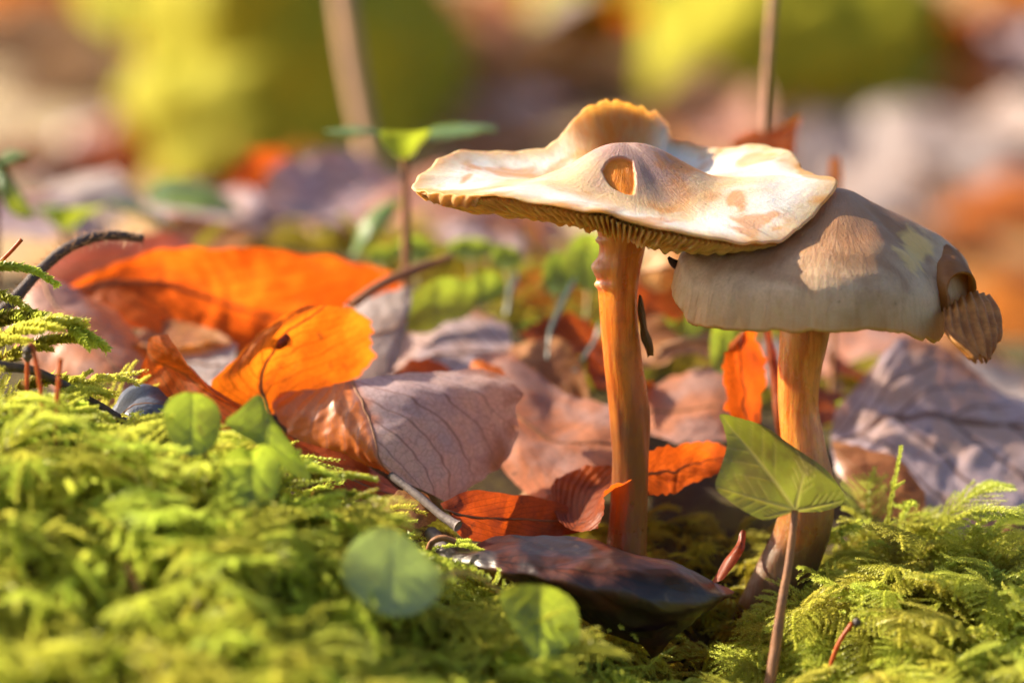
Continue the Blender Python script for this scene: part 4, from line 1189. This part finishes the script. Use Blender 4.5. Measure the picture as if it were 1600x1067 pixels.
tag(tube('twig', [P(1030, 545, 5), P(1080, 532, 5.2), P(1150, 530, 5.5)], [0.06, 0.06, 0.05], M['stalk_pale'], None, 8, 20, 0.1), 'pale dry straw lying across the gap between the stems', 'straw')
tag(tube('twig', [P(540, 770, -3.2), P(548, 800, -3.0), P(556, 830, -2.8)], [0.05, 0.06, 0.05], M['twig_grey'], None, 8, 20, 0.1), 'small blue-grey stick poking from the moss near the red sliver', 'twig')
# tall stalks behind
tag(tube('stalk', [P(1188, 640, 9.0), P(1191, 420, 9.2), P(1194, 215, 9.5), P(1198, 120, 10), P(1204, 40, 10.6), P(1212, -60, 11.4)], [0.06, 0.06, 0.06, 0.075, 0.085, 0.085], M['twig_brown'], None, 10, 30), 'straight slim brown stalk rising from the rust leaf above the caps', 'stalk')
leaf('beech_leaf', [[(1140, 218, 9.4), (1145, 226, 9.2), (1150, 236, 9.0)], [(1175, 202, 9.6), (1180, 222, 9.2), (1185, 250, 8.8)], [(1215, 200, 9.6), (1215, 225, 9.2), (1215, 255, 8.8)], [(1252, 178, 9.8), (1246, 205, 9.4), (1242, 245, 9.0)]], M['leaf_orange'], 'rust orange leaf speared by the straight slim stalk', seed=33, nu=50, nv=26, ragged=0.05)
leaf('beech_leaf', [[(1298, 310, 8), (1306, 310, 8), (1314, 310, 8)], [(1294, 275, 8.2), (1304, 272, 8.2), (1316, 275, 8.2)], [(1298, 250, 8.4), (1306, 246, 8.4), (1312, 250, 8.4)]], M['leaf_amber'], 'narrow amber leaf tip showing above the bell-shaped cap', seed=34, midrib=0.04, petiole=[(1300, 640, 7.6), (1304, 450, 7.8)], nu=30, nv=16)
tag(tube('stalk', [P(612, 470, 29.5), P(592, 330, 30), P(572, 220, 31), P(548, 90, 32), P(528, -60, 33)], [0.24, 0.24, 0.25, 0.28, 0.30], M['stalk_pale'], None, 10, 30), 'thick pale leaning stalk standing behind the seedling', 'stalk')


# ------------------------------------------------------------------ moss
def shoot(L, nside, side_len, arch, seed, leaf_len=0.085, curl=0.5, pairs=True, dens=1.0, leafw=0.42):
    """one moss shoot along +X arching over, clothed in tiny leaves; side branches in two ranks"""
    r = np.random.default_rng(seed)
    V, F, A, Tn = [], [], [], []

    def clothe(path, a0, a1, ll, step, ranks=3):
        seg = np.linalg.norm(np.diff(path, axis=0), axis=1)
        cum = np.concatenate([[0], np.cumsum(seg)])
        tot = cum[-1]
        n = max(3, int(tot / step * dens))
        for q in range(n):
            s = (q + 0.5) / n
            d = s * tot
            p = np.array([np.interp(d, cum, path[:, c]) for c in range(3)])
            p2 = np.array([np.interp(min(d + 0.02, tot), cum, path[:, c]) for c in range(3)])
            p1 = np.array([np.interp(max(d - 0.02, 0), cum, path[:, c]) for c in range(3)])
            tng = p2 - p1
            tng /= np.linalg.norm(tng) + 1e-9
            e1 = np.cross(tng, [0, 0, 1.0])
            e1 /= np.linalg.norm(e1) + 1e-9
            e2 = np.cross(e1, tng)
            for k in range(ranks):
                an = (k + 0.5 * (q % 2)) / ranks * 6.283 + r.normal(0, 0.25)
                out = e1 * math.cos(an) + e2 * math.sin(an)
                dirv = tng * r.uniform(0.55, 0.9) + out * r.uniform(0.5, 0.8)
                dirv /= np.linalg.norm(dirv)
                sd = np.cross(dirv, out)
                sd /= np.linalg.norm(sd) + 1e-9
                l = ll * r.uniform(0.75, 1.2) * (1 - 0.45 * s)
                w = l * leafw * 0.5
                i = len(V)
                V.extend([p, p + dirv * l * 0.4 + sd * w + out * 0.004, p + dirv * l, p + dirv * l * 0.4 - sd * w + out * 0.004])
                F.append((i, i + 1, i + 2, i + 3))
                ag = a0 + (a1 - a0) * s
                A.extend([ag * 0.8, ag, min(1, ag + 0.15), ag])
                tn = r.uniform(0, 1)
                Tn.extend([tn] * 4)

    s = np.linspace(0, 1, 40)
    ang = arch - curl * 2 * s ** 1.2 * 1.2
    dx = np.cos(ang)
    dz = np.sin(ang)
    wy = np.cumsum(np.sin(s * r.uniform(2, 5) + r.uniform(0, 6)) * 0.3) / 40 * L
    main = np.stack([np.cumsum(dx) / 40 * L, wy, np.cumsum(dz) / 40 * L], -1)
    clothe(main, 0.0, 1.0, leaf_len * 1.15, 0.026, 4)
    for k in range(nside):
        f = 0.18 + 0.78 * k / max(1, nside)
        i = int(f * 39)
        for sg in ((-1, 1) if pairs else (random.choice((-1, 1)),)):
            bl = side_len * (math.sin(min(1, (f - 0.08) * 1.25) * math.pi) ** 0.7 + 0.15) * r.uniform(0.7, 1.15)
            tng = main[min(i + 1, 39)] - main[max(i - 1, 0)]
            tng /= np.linalg.norm(tng)
            e1 = np.array([0, 1.0, 0]) * sg
            q = np.linspace(0, 1, 10)[:, None]
            dirv = e1 * 0.78 + tng * 0.62 + np.array([0, 0, r.uniform(-0.1, 0.25)])
            pth = main[i] + dirv * q * bl + np.array([0, 0, -0.35 * bl]) * q ** 2 + tng * 0.2 * bl * q ** 2
            clothe(pth, f * 0.6, min(1, f * 0.6 + 0.55), leaf_len * 0.8, 0.024, 3)
    return np.array(V), np.array(F), np.array(A), np.array(Tn)


src = bpy.data.collections.new('moss_shoot_sources')


def shoot_obj(name, mat, **kw):
    V, F, A, Tn = shoot(**kw)
    o = mesh_obj(name, V, F, mat, None, None, {'age': A, 'tone': Tn})
    return o


def make_sources(prefix, mat, specs):
    c = bpy.data.collections.new(prefix)
    for k, kw in enumerate(specs):
        o = shoot_obj('%s_%02d' % (prefix, k), mat, **kw)
        col.objects.unlink(o)
        c.objects.link(o)
    return c


# plump unbranched and sparsely branched shoots for the foreground cushion, flat ferny fronds for the other one
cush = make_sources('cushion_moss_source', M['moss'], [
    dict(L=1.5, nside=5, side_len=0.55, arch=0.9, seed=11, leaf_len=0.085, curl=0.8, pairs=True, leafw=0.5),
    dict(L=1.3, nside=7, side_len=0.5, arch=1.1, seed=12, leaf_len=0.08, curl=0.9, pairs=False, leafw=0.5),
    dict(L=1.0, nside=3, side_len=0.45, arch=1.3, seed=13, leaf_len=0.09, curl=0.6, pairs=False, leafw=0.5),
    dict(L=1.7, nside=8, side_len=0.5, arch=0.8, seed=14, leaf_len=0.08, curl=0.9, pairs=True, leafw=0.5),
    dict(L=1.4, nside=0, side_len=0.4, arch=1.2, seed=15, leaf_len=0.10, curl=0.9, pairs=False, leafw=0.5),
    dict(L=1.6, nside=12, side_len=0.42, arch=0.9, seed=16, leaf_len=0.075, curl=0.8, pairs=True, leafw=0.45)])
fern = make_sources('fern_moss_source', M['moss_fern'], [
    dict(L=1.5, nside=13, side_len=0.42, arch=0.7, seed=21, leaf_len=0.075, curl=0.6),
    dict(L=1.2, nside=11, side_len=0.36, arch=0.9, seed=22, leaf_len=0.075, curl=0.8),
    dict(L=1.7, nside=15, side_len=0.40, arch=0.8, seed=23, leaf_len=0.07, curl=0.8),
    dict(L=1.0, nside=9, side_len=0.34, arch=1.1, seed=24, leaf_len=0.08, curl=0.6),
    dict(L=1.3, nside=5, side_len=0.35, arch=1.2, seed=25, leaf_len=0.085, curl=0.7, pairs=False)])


M['moss_shade_tint'] = moss_mat('moss_shade_tint', (0.36, 0.32, 0.04), (0.20, 0.11, 0.025), (0.66, 0.52, 0.05), 0.45)  # browner copy of the moss, shade around the feet put into colour
amber = make_sources('amber_moss_source', M['moss_shade_tint'], [
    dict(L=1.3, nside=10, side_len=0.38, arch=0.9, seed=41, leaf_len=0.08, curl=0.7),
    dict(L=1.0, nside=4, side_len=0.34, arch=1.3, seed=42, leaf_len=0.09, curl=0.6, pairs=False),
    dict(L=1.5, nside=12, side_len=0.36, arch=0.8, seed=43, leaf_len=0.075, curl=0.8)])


def scatter(name, coll, pts, rots, scl, label):
    me = bpy.data.meshes.new(name)
    me.from_pydata([tuple(p) for p in pts], [], [])
    a = me.attributes.new('rot', 'FLOAT_VECTOR', 'POINT')
    a.data.foreach_set('vector', np.asarray(rots, float).ravel())
    a = me.attributes.new('scl', 'FLOAT', 'POINT')
    a.data.foreach_set('value', np.asarray(scl, float).ravel())
    o = bpy.data.objects.new(name, me)
    col.objects.link(o)
    ng = bpy.data.node_groups.new(name, 'GeometryNodeTree')
    ng.interface.new_socket('Geometry', in_out='INPUT', socket_type='NodeSocketGeometry')
    ng.interface.new_socket('Geometry', in_out='OUTPUT', socket_type='NodeSocketGeometry')
    N = ng.nodes
    gi, go = N.new('NodeGroupInput'), N.new('NodeGroupOutput')
    ci = N.new('GeometryNodeCollectionInfo')
    ci.inputs['Collection'].default_value = coll
    ci.inputs['Separate Children'].default_value = True
    ci.inputs['Reset Children'].default_value = True
    iop = N.new('GeometryNodeInstanceOnPoints')
    iop.inputs['Pick Instance'].default_value = True
    ri = N.new('FunctionNodeRandomValue')
    ri.data_type = 'INT'
    for s in ri.inputs:
        if s.name == 'Max' and s.type == 'INT':
            s.default_value = len(coll.objects) - 1
    ra_ = N.new('GeometryNodeInputNamedAttribute')
    ra_.data_type = 'FLOAT_VECTOR'
    ra_.inputs[0].default_value = 'rot'
    sa = N.new('GeometryNodeInputNamedAttribute')
    sa.data_type = 'FLOAT'
    sa.inputs[0].default_value = 'scl'
    L = ng.links
    L.new(gi.outputs[0], iop.inputs['Points'])
    L.new(ci.outputs[0], iop.inputs['Instance'])
    io = [s for s in ri.outputs if s.type == 'INT'][0]
    L.new(io, iop.inputs['Instance Index'])
    L.new(ra_.outputs[0], iop.inputs['Rotation'])
    L.new(sa.outputs[0], iop.inputs['Scale'])
    L.new(iop.outputs[0], go.inputs[0])
    md = o.modifiers.new('scatter', 'NODES')
    md.node_group = ng
    o['kind'] = 'stuff'
    tag(o, label, 'moss')
    return o


def in_poly(px, py, poly):
    poly = np.array(poly, float)
    inside = np.zeros(px.shape, bool)
    j = len(poly) - 1
    for i in range(len(poly)):
        xi, yi = poly[i]
        xj, yj = poly[j]
        c = ((yi > py) != (yj > py)) & (px < (xj - xi) * (py - yi) / (yj - yi + 1e-9) + xi)
        inside ^= c
        j = i
    return inside


def moss_points(n, xr, yr, keepfn, seed, lift=0.0, sc=(0.7, 1.15), tilt=0.3, head=None):
    r = np.random.default_rng(seed)
    x = r.uniform(*xr, n)
    y = r.uniform(*yr, n)
    z = ground_z(x, y) + lift
    px, py = project(np.stack([x, y, z], -1))
    ok = keepfn(x, y, px, py)
    x, y, z = x[ok], y[ok], z[ok]
    m = len(x)
    hd = r.uniform(0, 6.283, m) if head is None else r.normal(head[0], head[1], m)
    rot = np.stack([r.normal(0, tilt, m), r.normal(0, tilt, m), hd], -1)
    return np.stack([x, y, z], -1), rot, r.uniform(*sc, m)


def left_zone(x, y, px, py):
    # the near cushion: everything in front of a line falling from upper left to lower centre
    lim = np.interp(px, [-600, 0, 100, 250, 450, 520, 700, 800, 920, 1000], [640, 680, 715, 765, 805, 850, 960, 1000, 1030, 1060])
    gap = ((px > 515) & (px < 715) & (y < -5.2) & (py < 1130)) | ((px > 340) & (px < 445) & (y < -4.6) & (y > -8) & (py < 880)) | ((px > 770) & (px < 910) & (y < -5.2) & (py < 1130))
    return (py > lim) & (px < 960) & (y < 0.6) & ~gap & (vnoise(np.stack([x, y], -1), 1.5, 21) > -0.42)


def right_zone(x, y, px, py):
    lim = np.interp(px, [1130, 1200, 1290, 1330, 1450, 1600, 1800], [1040, 1010, 910, 860, 850, 880, 880])
    return (py > lim) & (px > 1150) & (y < 1.6)


def mid_zone(x, y, px, py):
    return (((px > 900) & (px < 1180) & (py > 760) & (py < 1090)) & (y < 2.5) & (y > -3.5))


def back_zone(x, y, px, py):
    a = in_poly(px, py, [(560, 400), (700, 370), (830, 380), (960, 400), (960, 640), (860, 600), (800, 500), (640, 440)])
    b_ = in_poly(px, py, [(1000, 480), (1130, 480), (1380, 560), (1340, 690), (1180, 620), (1000, 600)])
    c_ = in_poly(px, py, [(280, 380), (560, 385), (560, 405), (280, 392)])
    return (a | b_ | c_) & (y > 4)


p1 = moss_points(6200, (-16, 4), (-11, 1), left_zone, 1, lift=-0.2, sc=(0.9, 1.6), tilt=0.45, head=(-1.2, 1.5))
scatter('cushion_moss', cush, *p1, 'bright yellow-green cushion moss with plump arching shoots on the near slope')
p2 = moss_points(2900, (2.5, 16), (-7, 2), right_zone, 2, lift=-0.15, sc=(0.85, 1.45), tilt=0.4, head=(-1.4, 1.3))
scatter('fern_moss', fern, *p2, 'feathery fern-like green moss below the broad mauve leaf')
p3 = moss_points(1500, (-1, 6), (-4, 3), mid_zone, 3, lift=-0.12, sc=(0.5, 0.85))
scatter('shade_tinted_moss', amber, *p3, 'feathery moss around the mushroom feet, shade put into its amber olive colour')
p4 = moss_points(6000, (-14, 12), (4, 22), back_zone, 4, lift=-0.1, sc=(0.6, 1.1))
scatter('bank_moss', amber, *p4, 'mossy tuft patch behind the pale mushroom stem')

# single shoots that stand clear
def lone(px, py, y, yaw, pitch, size, kw, mat, label):
    o = shoot_obj('moss_shoot', mat, **kw)
    o.location = P(px, py, y)
    o.rotation_euler = (0, pitch, yaw)
    o.scale = (size,) * 3
    tag(o, label, 'moss shoot')
    return o


long_kw = dict(L=1.6, nside=0, side_len=0.3, arch=0.35, seed=31, leaf_len=0.17, curl=0.45, pairs=False, leafw=0.6)
lone(-60, 432, -1.0, 0.0, -0.1, 0.95, dict(long_kw, arch=0.3), M['moss'], 'yellow-green moss shoot arching over under the bristly stalk')
lone(-70, 460, -1.0, 0.0, 0.0, 0.95, dict(long_kw, seed=32, arch=0.2), M['moss'], 'short drooping moss shoot under the topmost arching shoot')
lone(-20, 505, -1.1, 0.0, -0.05, 1.25, dict(long_kw, seed=33, arch=0.25, nside=5, side_len=0.35), M['moss'], 'long side-branched moss shoot reaching over the salmon leaf')
lone(-10, 580, -1.2, 0.05, -0.4, 1.1, dict(long_kw, seed=34, nside=6, side_len=0.5), M['moss'], 'bushy moss shoot above the sloping dark twig')
lone(20, 610, -1.1, 0.0, -0.1, 1.0, dict(long_kw, seed=35, nside=4, side_len=0.4), M['moss'], 'moss shoot tipped with dew beside the slate-blue leaf')
lone(-40, 570, -1.4, 0.0, -0.5, 1.2, dict(long_kw, seed=37, nside=8, side_len=0.6), M['moss'], 'dense moss shoot behind the red spore stalks')
lone(1382, 858, 0.2, 0.2, -1.3, 0.98, dict(L=1.7, nside=2, side_len=0.3, arch=0.1, seed=36, leaf_len=0.1, curl=-0.05, pairs=True, leafw=0.45), M['moss_fern'], 'lone upright moss shoot in front of the broad mauve leaf')
lone(1566, 930, 0.0, 0.3, -0.9, 0.8, dict(L=1.4, nside=9, side_len=0.5, arch=0.5, seed=38, leaf_len=0.085, curl=0.3), M['moss_fern'], 'ferny moss frond standing clear beneath the mauve leaf margin')
lone(480, 775, -3.0, -0.1, 0.0, 0.75, dict(long_kw, seed=39, arch=0.2, curl=0.2), M['moss'], 'pale moss shoot pointing at the brown leaf crumb')
lone(470, 745, -3.0, -0.1, 0.0, 0.7, dict(long_kw, seed=40, arch=0.2, curl=0.2), M['moss'], 'pale moss shoot reaching under the dark red sliver')


def seta(pts, label, capsule=None):
    o = tube('spore_stalk', [P(*p) for p in pts], [0.035] * len(pts), M['seta'], None, 7, 24)
    tag(o, label, 'spore stalk')
    if capsule:
        c = P(*pts[-1])
        t_ = np.array(capsule, float)
        tube('spore_capsule', [c, c + t_ * 0.5, c + t_], [0.035, 0.075, 0.03], M['twig_dark'], o, 8, 12)
    return o


seta([(85, 700, -3.6), (88, 640, -3.6), (95, 560, -3.6)], 'straight red spore stalk in the near moss')
seta([(68, 680, -3.4), (65, 620, -3.4), (52, 545, -3.4), (45, 540, -3.4)], 'red spore stalk hooked at its top in the near moss', (-0.05, 0, -0.14))
seta([(42, 640, -2.8), (42, 600, -2.8), (43, 565, -2.8)], 'short thin red spore stalk beside the hooked one', (0.0, 0, 0.15))
seta([(0, 410, -0.8), (18, 392, -0.8), (34, 374, -0.8)], 'orange spore stalk tip rising above the arching shoots')
seta([(1290, 1065, -2.9), (1308, 1010, -2.9), (1332, 972, -2.9)], 'thin brown spore stalk with dark capsule in the fern moss', (0.12, 0, 0.0))
tag(tube('twig', [P(195, 880, -6.5), P(220, 930, -6.6), P(245, 985, -6.8)], [0.06, 0.07, 0.06], M['twig_brown'], None, 8, 20, 0.1), 'short brown stick slanting inside the near moss', 'twig')


# ------------------------------------------------------------------ leaf litter on the crest and the far slope
def litter_leaf(name, seed, mat, L=6.0, W=3.6, curl=0.6):
    r = np.random.default_rng(seed)
    st_ = []
    for k, (f, w) in enumerate(zip((0, 0.2, 0.45, 0.7, 0.9, 1.0), (0.03, 0.7, 1.0, 0.8, 0.35, 0.02))):
        x = (f - 0.5) * L
        bend = curl * math.sin(f * 3.14 * r.uniform(0.8, 1.2)) * r.uniform(0.6, 1.2)
        up = curl * r.uniform(0.2, 1.0) * w
        st_.append([(x, -w * W / 2, bend + up), (x, 0, bend), (x, w * W / 2, bend + up * r.uniform(0.2, 1.2))])
    o = leaf(name, st_, mat, '', nu=36, nv=20, seed=seed, rails=False, midrib=0, wrinkle=0.12, corr=0.04, ragged=0.03)
    for k in ('label', 'category'):
        del o[k]
    return o


protos = {}
tint = {'lilac': 'leaf_violet', 'grey': 'leaf_grey', 'rust': 'leaf_rust', 'orange': 'leaf_orange', 'pink': 'leaf_pink', 'brown': 'leaf_brown'}
used = {}
LAB = {'lilac': 'mauve', 'grey': 'pale grey', 'rust': 'rust-red', 'orange': 'orange', 'pink': 'salmon', 'brown': 'brown'}


def litter(kind, px, py, y, size, yaw, tilt, where='far'):
    if kind not in protos:
        protos[kind] = litter_leaf('fallen_leaf', 60 + len(protos) * 3, M[tint[kind]])
        o = protos[kind]
    else:
        o = protos[kind].copy()
        col.objects.link(o)
    p = P(px, py, y)
    o.location = p
    o.rotation_euler = (R(tilt), R(rng.uniform(-25, 25)), R(yaw))
    o.scale = (size,) * 3
    if where == 'crest':
        tag(o, 'blurred %s fallen leaf on the crest of the mossy bank' % LAB[kind], 'leaf', '%s leaves on the bank crest' % LAB[kind])
    else:
        tag(o, 'heavily blurred %s fallen leaf on the far slope' % LAB[kind], 'leaf', '%s leaves on the far slope' % LAB[kind])
    return o


# crest of the bank, y about 16..26
for kind, px, py, y, size, yaw, tilt in [
        ('lilac', 40, 372, 18, 0.7, 10, 25), ('lilac', 330, 352, 20, 0.65, -20, 25), ('grey', 210, 350, 21, 0.6, 40, 20), ('grey', 130, 330, 22, 0.6, -60, 20),
        ('lilac', 520, 320, 22, 0.75, 35, 40), ('lilac', 470, 355, 19, 0.6, 70, 30), ('pink', 700, 345, 20, 0.7, 5, 30), ('rust', 430, 305, 23, 0.55, 30, 55),
        ('pink', 830, 370, 18, 0.7, 60, 40), ('lilac', 760, 400, 16, 0.45, -20, 25), ('lilac', 600, 345, 22, 0.6, -15, 30), ('brown', 850, 420, 15, 0.6, 80, 45), ('brown', 300, 400, 15, 0.5, 15, 30),
        ('pink', 1330, 560, 11, 0.55, 10, 25), ('rust', 1340, 600, 9, 0.4, 60, 20), ('grey', 1560, 640, 16, 0.7, 30, 20), ('brown', 1480, 620, 17, 0.8, -20, 25), ('orange', 1040, 500, 12, 0.5, 30, 30), ('rust', 930, 470, 14, 0.5, -40, 35), ('grey', 1230, 600, 10, 0.5, 20, 25),
        ('orange', 860, 470, 12, 0.3, 0, 40), ('brown', -60, 380, 19, 0.7, 0, 20), ('lilac', -180, 370, 20, 0.7, 40, 20), ('brown', 1750, 640, 17, 0.8, 20, 20)]:
    litter(kind, px, py, y, size, yaw, tilt, 'crest')
for k, (kind, px, py, y, size, yaw, tilt, lab) in enumerate([
        ('rust', 905, 560, 6.2, 0.42, 20, 30, 'crumpled rust leaf low behind the pale stem among bank moss'),
        ('brown', 840, 590, 5.0, 0.40, -40, 20, 'brown leaf between the lilac folded leaf and the pale stem'),
        ('rust', 960, 600, 4.8, 0.34, 70, 25, 'small rust leaf tucked against the pale stem'),
        ('brown', 1060, 560, 7.0, 0.45, 15, 25, 'brown leaf in the dim gap under the bell-shaped cap'),
        ('rust', 690, 620, 3.8, 0.40, 30, 20, 'rust leaf edge under the dusky violet leaf'),
        ('brown', 250, 560, 4.6, 0.45, -15, 15, 'brown leaf under the long flat orange leaf'),
        ('orange', 480, 640, 2.8, 0.36, 50, 25, 'orange leaf behind the fold of the lilac leaf'),
        ('rust', 1300, 650, 5.6, 0.36, 40, 15, 'rust leaf scrap between the bent stem and the mauve leaf'),
        ('brown', 870, 790, 1.8, 0.30, 20, 15, 'brown leaf in the dark behind the cupped rust leaf')]):
    o = litter(kind, px, py, y, size, yaw, tilt, 'crest')
    del o['group']
    tag(o, lab, 'leaf')
# one teal-green leaf on the crest
leaf('broad_leaf', [[(228, 300, 17), (234, 312, 16.6), (240, 322, 16.2)], [(265, 280, 17.4), (270, 305, 16.6), (275, 325, 16)], [(320, 290, 17.4), (322, 312, 16.6), (325, 330, 16)], [(372, 325, 17), (373, 330, 16.8), (374, 336, 16.6)]], M['seedling'], 'blurred teal-green leaf arched over on the bank crest', seed=61, nu=40, nv=24, midrib=0.03)
FAR = [
    ('grey', 40, 80, 150, 2.2), ('grey', 140, 150, 140, 2.2), ('lilac', 170, 230, 120, 1.4), ('brown', 60, 20, 170, 2.2), ('grey', 20, 250, 105, 1.5), ('grey', 90, 290, 95, 1.2),
    ('rust', 170, 215, 110, 1.1), ('rust', 150, 270, 100, 1.6), ('rust', 300, 250, 100, 1.7), ('brown', 230, 235, 105, 1.6), ('brown', 290, 195, 115, 1.1), ('brown', 380, 290, 92, 1.5), ('rust', 60, 270, 98, 1.2),
    ('orange', 250, 110, 150, 1.3), ('orange', 215, 40, 165, 1.3),
    ('lilac', 720, 60, 165, 2.6), ('grey', 770, 130, 145, 2.6), ('lilac', 800, 190, 125, 1.6), ('brown', 690, 20, 180, 2.2), ('orange', 660, 110, 150, 1.1), ('grey', 860, 60, 165, 2.4), ('brown', 790, 230, 112, 1.8), ('rust', 760, 215, 112, 1.0), ('orange', 860, 170, 130, 1.0), ('grey', 640, 290, 92, 1.4), ('brown', 560, 310, 90, 1.5),
    ('grey', 960, 150, 140, 2.4), ('grey', 1060, 190, 125, 2.2), ('brown', 1110, 160, 138, 1.8), ('orange', 960, 60, 168, 1.5), ('orange', 1060, 100, 155, 1.3), ('pink', 1140, 215, 118, 1.6), ('orange', 870, 20, 180, 1.5),
    ('orange', 1400, 60, 168, 1.5), ('orange', 1390, 130, 148, 1.2), ('rust', 1470, 100, 156, 1.8), ('rust', 1475, 60, 165, 1.2), ('brown', 1430, 20, 180, 1.8), ('lilac', 1570, 100, 156, 1.8), ('lilac', 1560, 150, 142, 1.6), ('brown', 1520, 170, 138, 1.6), ('brown', 1560, 20, 178, 1.8),
    ('grey', 1330, 270, 108, 2.2), ('grey', 1430, 260, 110, 2.4), ('grey', 1540, 250, 112, 2.4), ('grey', 1380, 340, 94, 1.7), ('grey', 1490, 330, 95, 2.0), ('pink', 1580, 360, 90, 1.8), ('grey', 1590, 300, 100, 1.8), ('brown', 1560, 430, 80, 1.5), ('grey', 1480, 410, 82, 1.5),
    ('brown', 1570, 520, 68, 1.3), ('brown', 1500, 500, 70, 1.3), ('orange', 1420, 470, 74, 1.0), ('brown', 1600, 580, 62, 1.2), ('pink', 1280, 230, 115, 1.4), ('brown', 1220, 280, 105, 1.5),
    ('brown', 440, 300, 90, 1.2), ('brown', 1000, 260, 105, 1.5), ('pink', 920, 250, 108, 1.4)]


def ray_ground(px, py, y0=55, y1=420):
    """where the view through a pixel meets the far slope"""
    ysamp = np.linspace(y0, y1, 500)
    pts = np.array([P(px, py, yy) for yy in ysamp])
    gz_ = ground_z(pts[:, 0], pts[:, 1])
    below = np.nonzero(pts[:, 2] < gz_)[0]
    return ysamp[below[0]] if len(below) else y1


for kind, px, py, _, size in FAR:
    litter(kind, px, py, ray_ground(px, py) - 1.5, size * rng.uniform(0.9, 1.1), rng.uniform(-180, 180), rng.uniform(18, 40))


# moss cushions on the far slope
def moss_cushion(px, py, rx, ry, h, label, seed):
    y = ray_ground(px, py)
    c = P(px, py, y)
    n, m = 40, 48
    ph = np.linspace(0, math.pi / 2, n)[:, None]
    th = np.linspace(0, 2 * math.pi, m, endpoint=False)[None]
    d = np.stack([np.cos(th) * np.cos(ph), np.sin(th) * np.cos(ph), np.sin(ph) * np.ones_like(th)], -1)
    w = 1 + 0.30 * vnoise(d, 2.2, seed) + 0.14 * vnoise(d, 6, seed + 1) + 0.06 * vnoise(d, 15, seed + 2)
    V = d * np.array([rx, ry, h]) * w[..., None]
    gzc = ground_z(np.array([c[0]]), np.array([y]))[0]
    slope = (ground_z(np.array([c[0]]), np.array([y + 4])) - ground_z(np.array([c[0]]), np.array([y - 4])))[0] / 8
    V[..., 2] += V[..., 1] * slope
    o = mesh_obj('moss_cushion', V.reshape(-1, 3), grid_faces(n, m, True), M['moss_far'])
    o.location = (c[0], y, gzc - 0.5)
    tag(o, label, 'moss')
    return o


M['moss_far'] = simple_mat('moss_far', (0.26, 0.25, 0.012), (0.36, 0.32, 0.016), 0.25, 0.8, 0.7, spec=0.2)
moss_cushion(400, 240, 9, 9, 13, 'large blurred green moss cushion on the far slope beside the thick pale stalk', 71)
moss_cushion(630, 200, 3.4, 4, 6, 'smaller blurred green moss cushion between the thick pale stalk and the flat cap', 72)
moss_cushion(1230, 130, 9.5, 8, 11, 'blurred yellow-green moss cushion on the far slope behind the straight slim stalk', 73)
moss_cushion(960, 40, 6, 6, 5, 'low blurred yellow-green moss cushion at the top of the far slope', 74)
moss_cushion(560, 150, 8, 8, 9, 'blurred green moss hump behind the thick pale stalk', 75)
moss_cushion(300, 60, 8, 8, 8, 'blurred dull green moss hump above the rust leaves of the far slope', 76)
moss_cushion(1350, 90, 6, 6, 8, 'blurred lime moss hump beside the rust-red leaf of the far slope', 77)


# the litter goes on beyond the frame
def litter_mass(kind, n, seed):
    me = protos[kind].data
    v = np.empty(len(me.vertices) * 3)
    me.vertices.foreach_get('co', v)
    v = v.reshape(-1, 3)
    f = np.array([p.vertices[:] for p in me.polygons])
    r = np.random.default_rng(seed)
    VV, FF, UV = [], [], []
    uvp = np.stack(np.broadcast_arrays(np.linspace(0, 1, 36)[:, None], np.linspace(0, 1, 20)[None]), -1).reshape(-1, 2)
    c = 0
    while c < n:
        x, y = r.uniform(-260, 260), r.uniform(48, 300)
        z = ground_z(np.array([x]), np.array([y]))[0]
        px, py = project(np.array([x, y, z]))
        if -150 < px < 1750:
            continue
        a, b_ = r.uniform(0, 6.28), r.uniform(0.1, 0.6)
        Rz = np.array([[math.cos(a), -math.sin(a), 0], [math.sin(a), math.cos(a), 0], [0, 0, 1]])
        Rx = np.array([[1, 0, 0], [0, math.cos(b_), -math.sin(b_)], [0, math.sin(b_), math.cos(b_)]])
        VV.append(v * r.uniform(1.2, 2.2) @ (Rx @ Rz).T + np.array([x, y, z + 1.0]))
        FF.append(f + c * len(v))
        UV.append(uvp)
        c += 1
    o = mesh_obj('leaf_litter', np.vstack(VV), np.vstack(FF), M[tint[kind]], None, np.vstack(UV))
    o['kind'] = 'stuff'
    tag(o, '%s leaf litter spread along the far slope' % LAB[kind], 'leaf litter')


for k, kind in enumerate(('grey', 'brown', 'rust')):
    litter_mass(kind, 130, 90 + k)
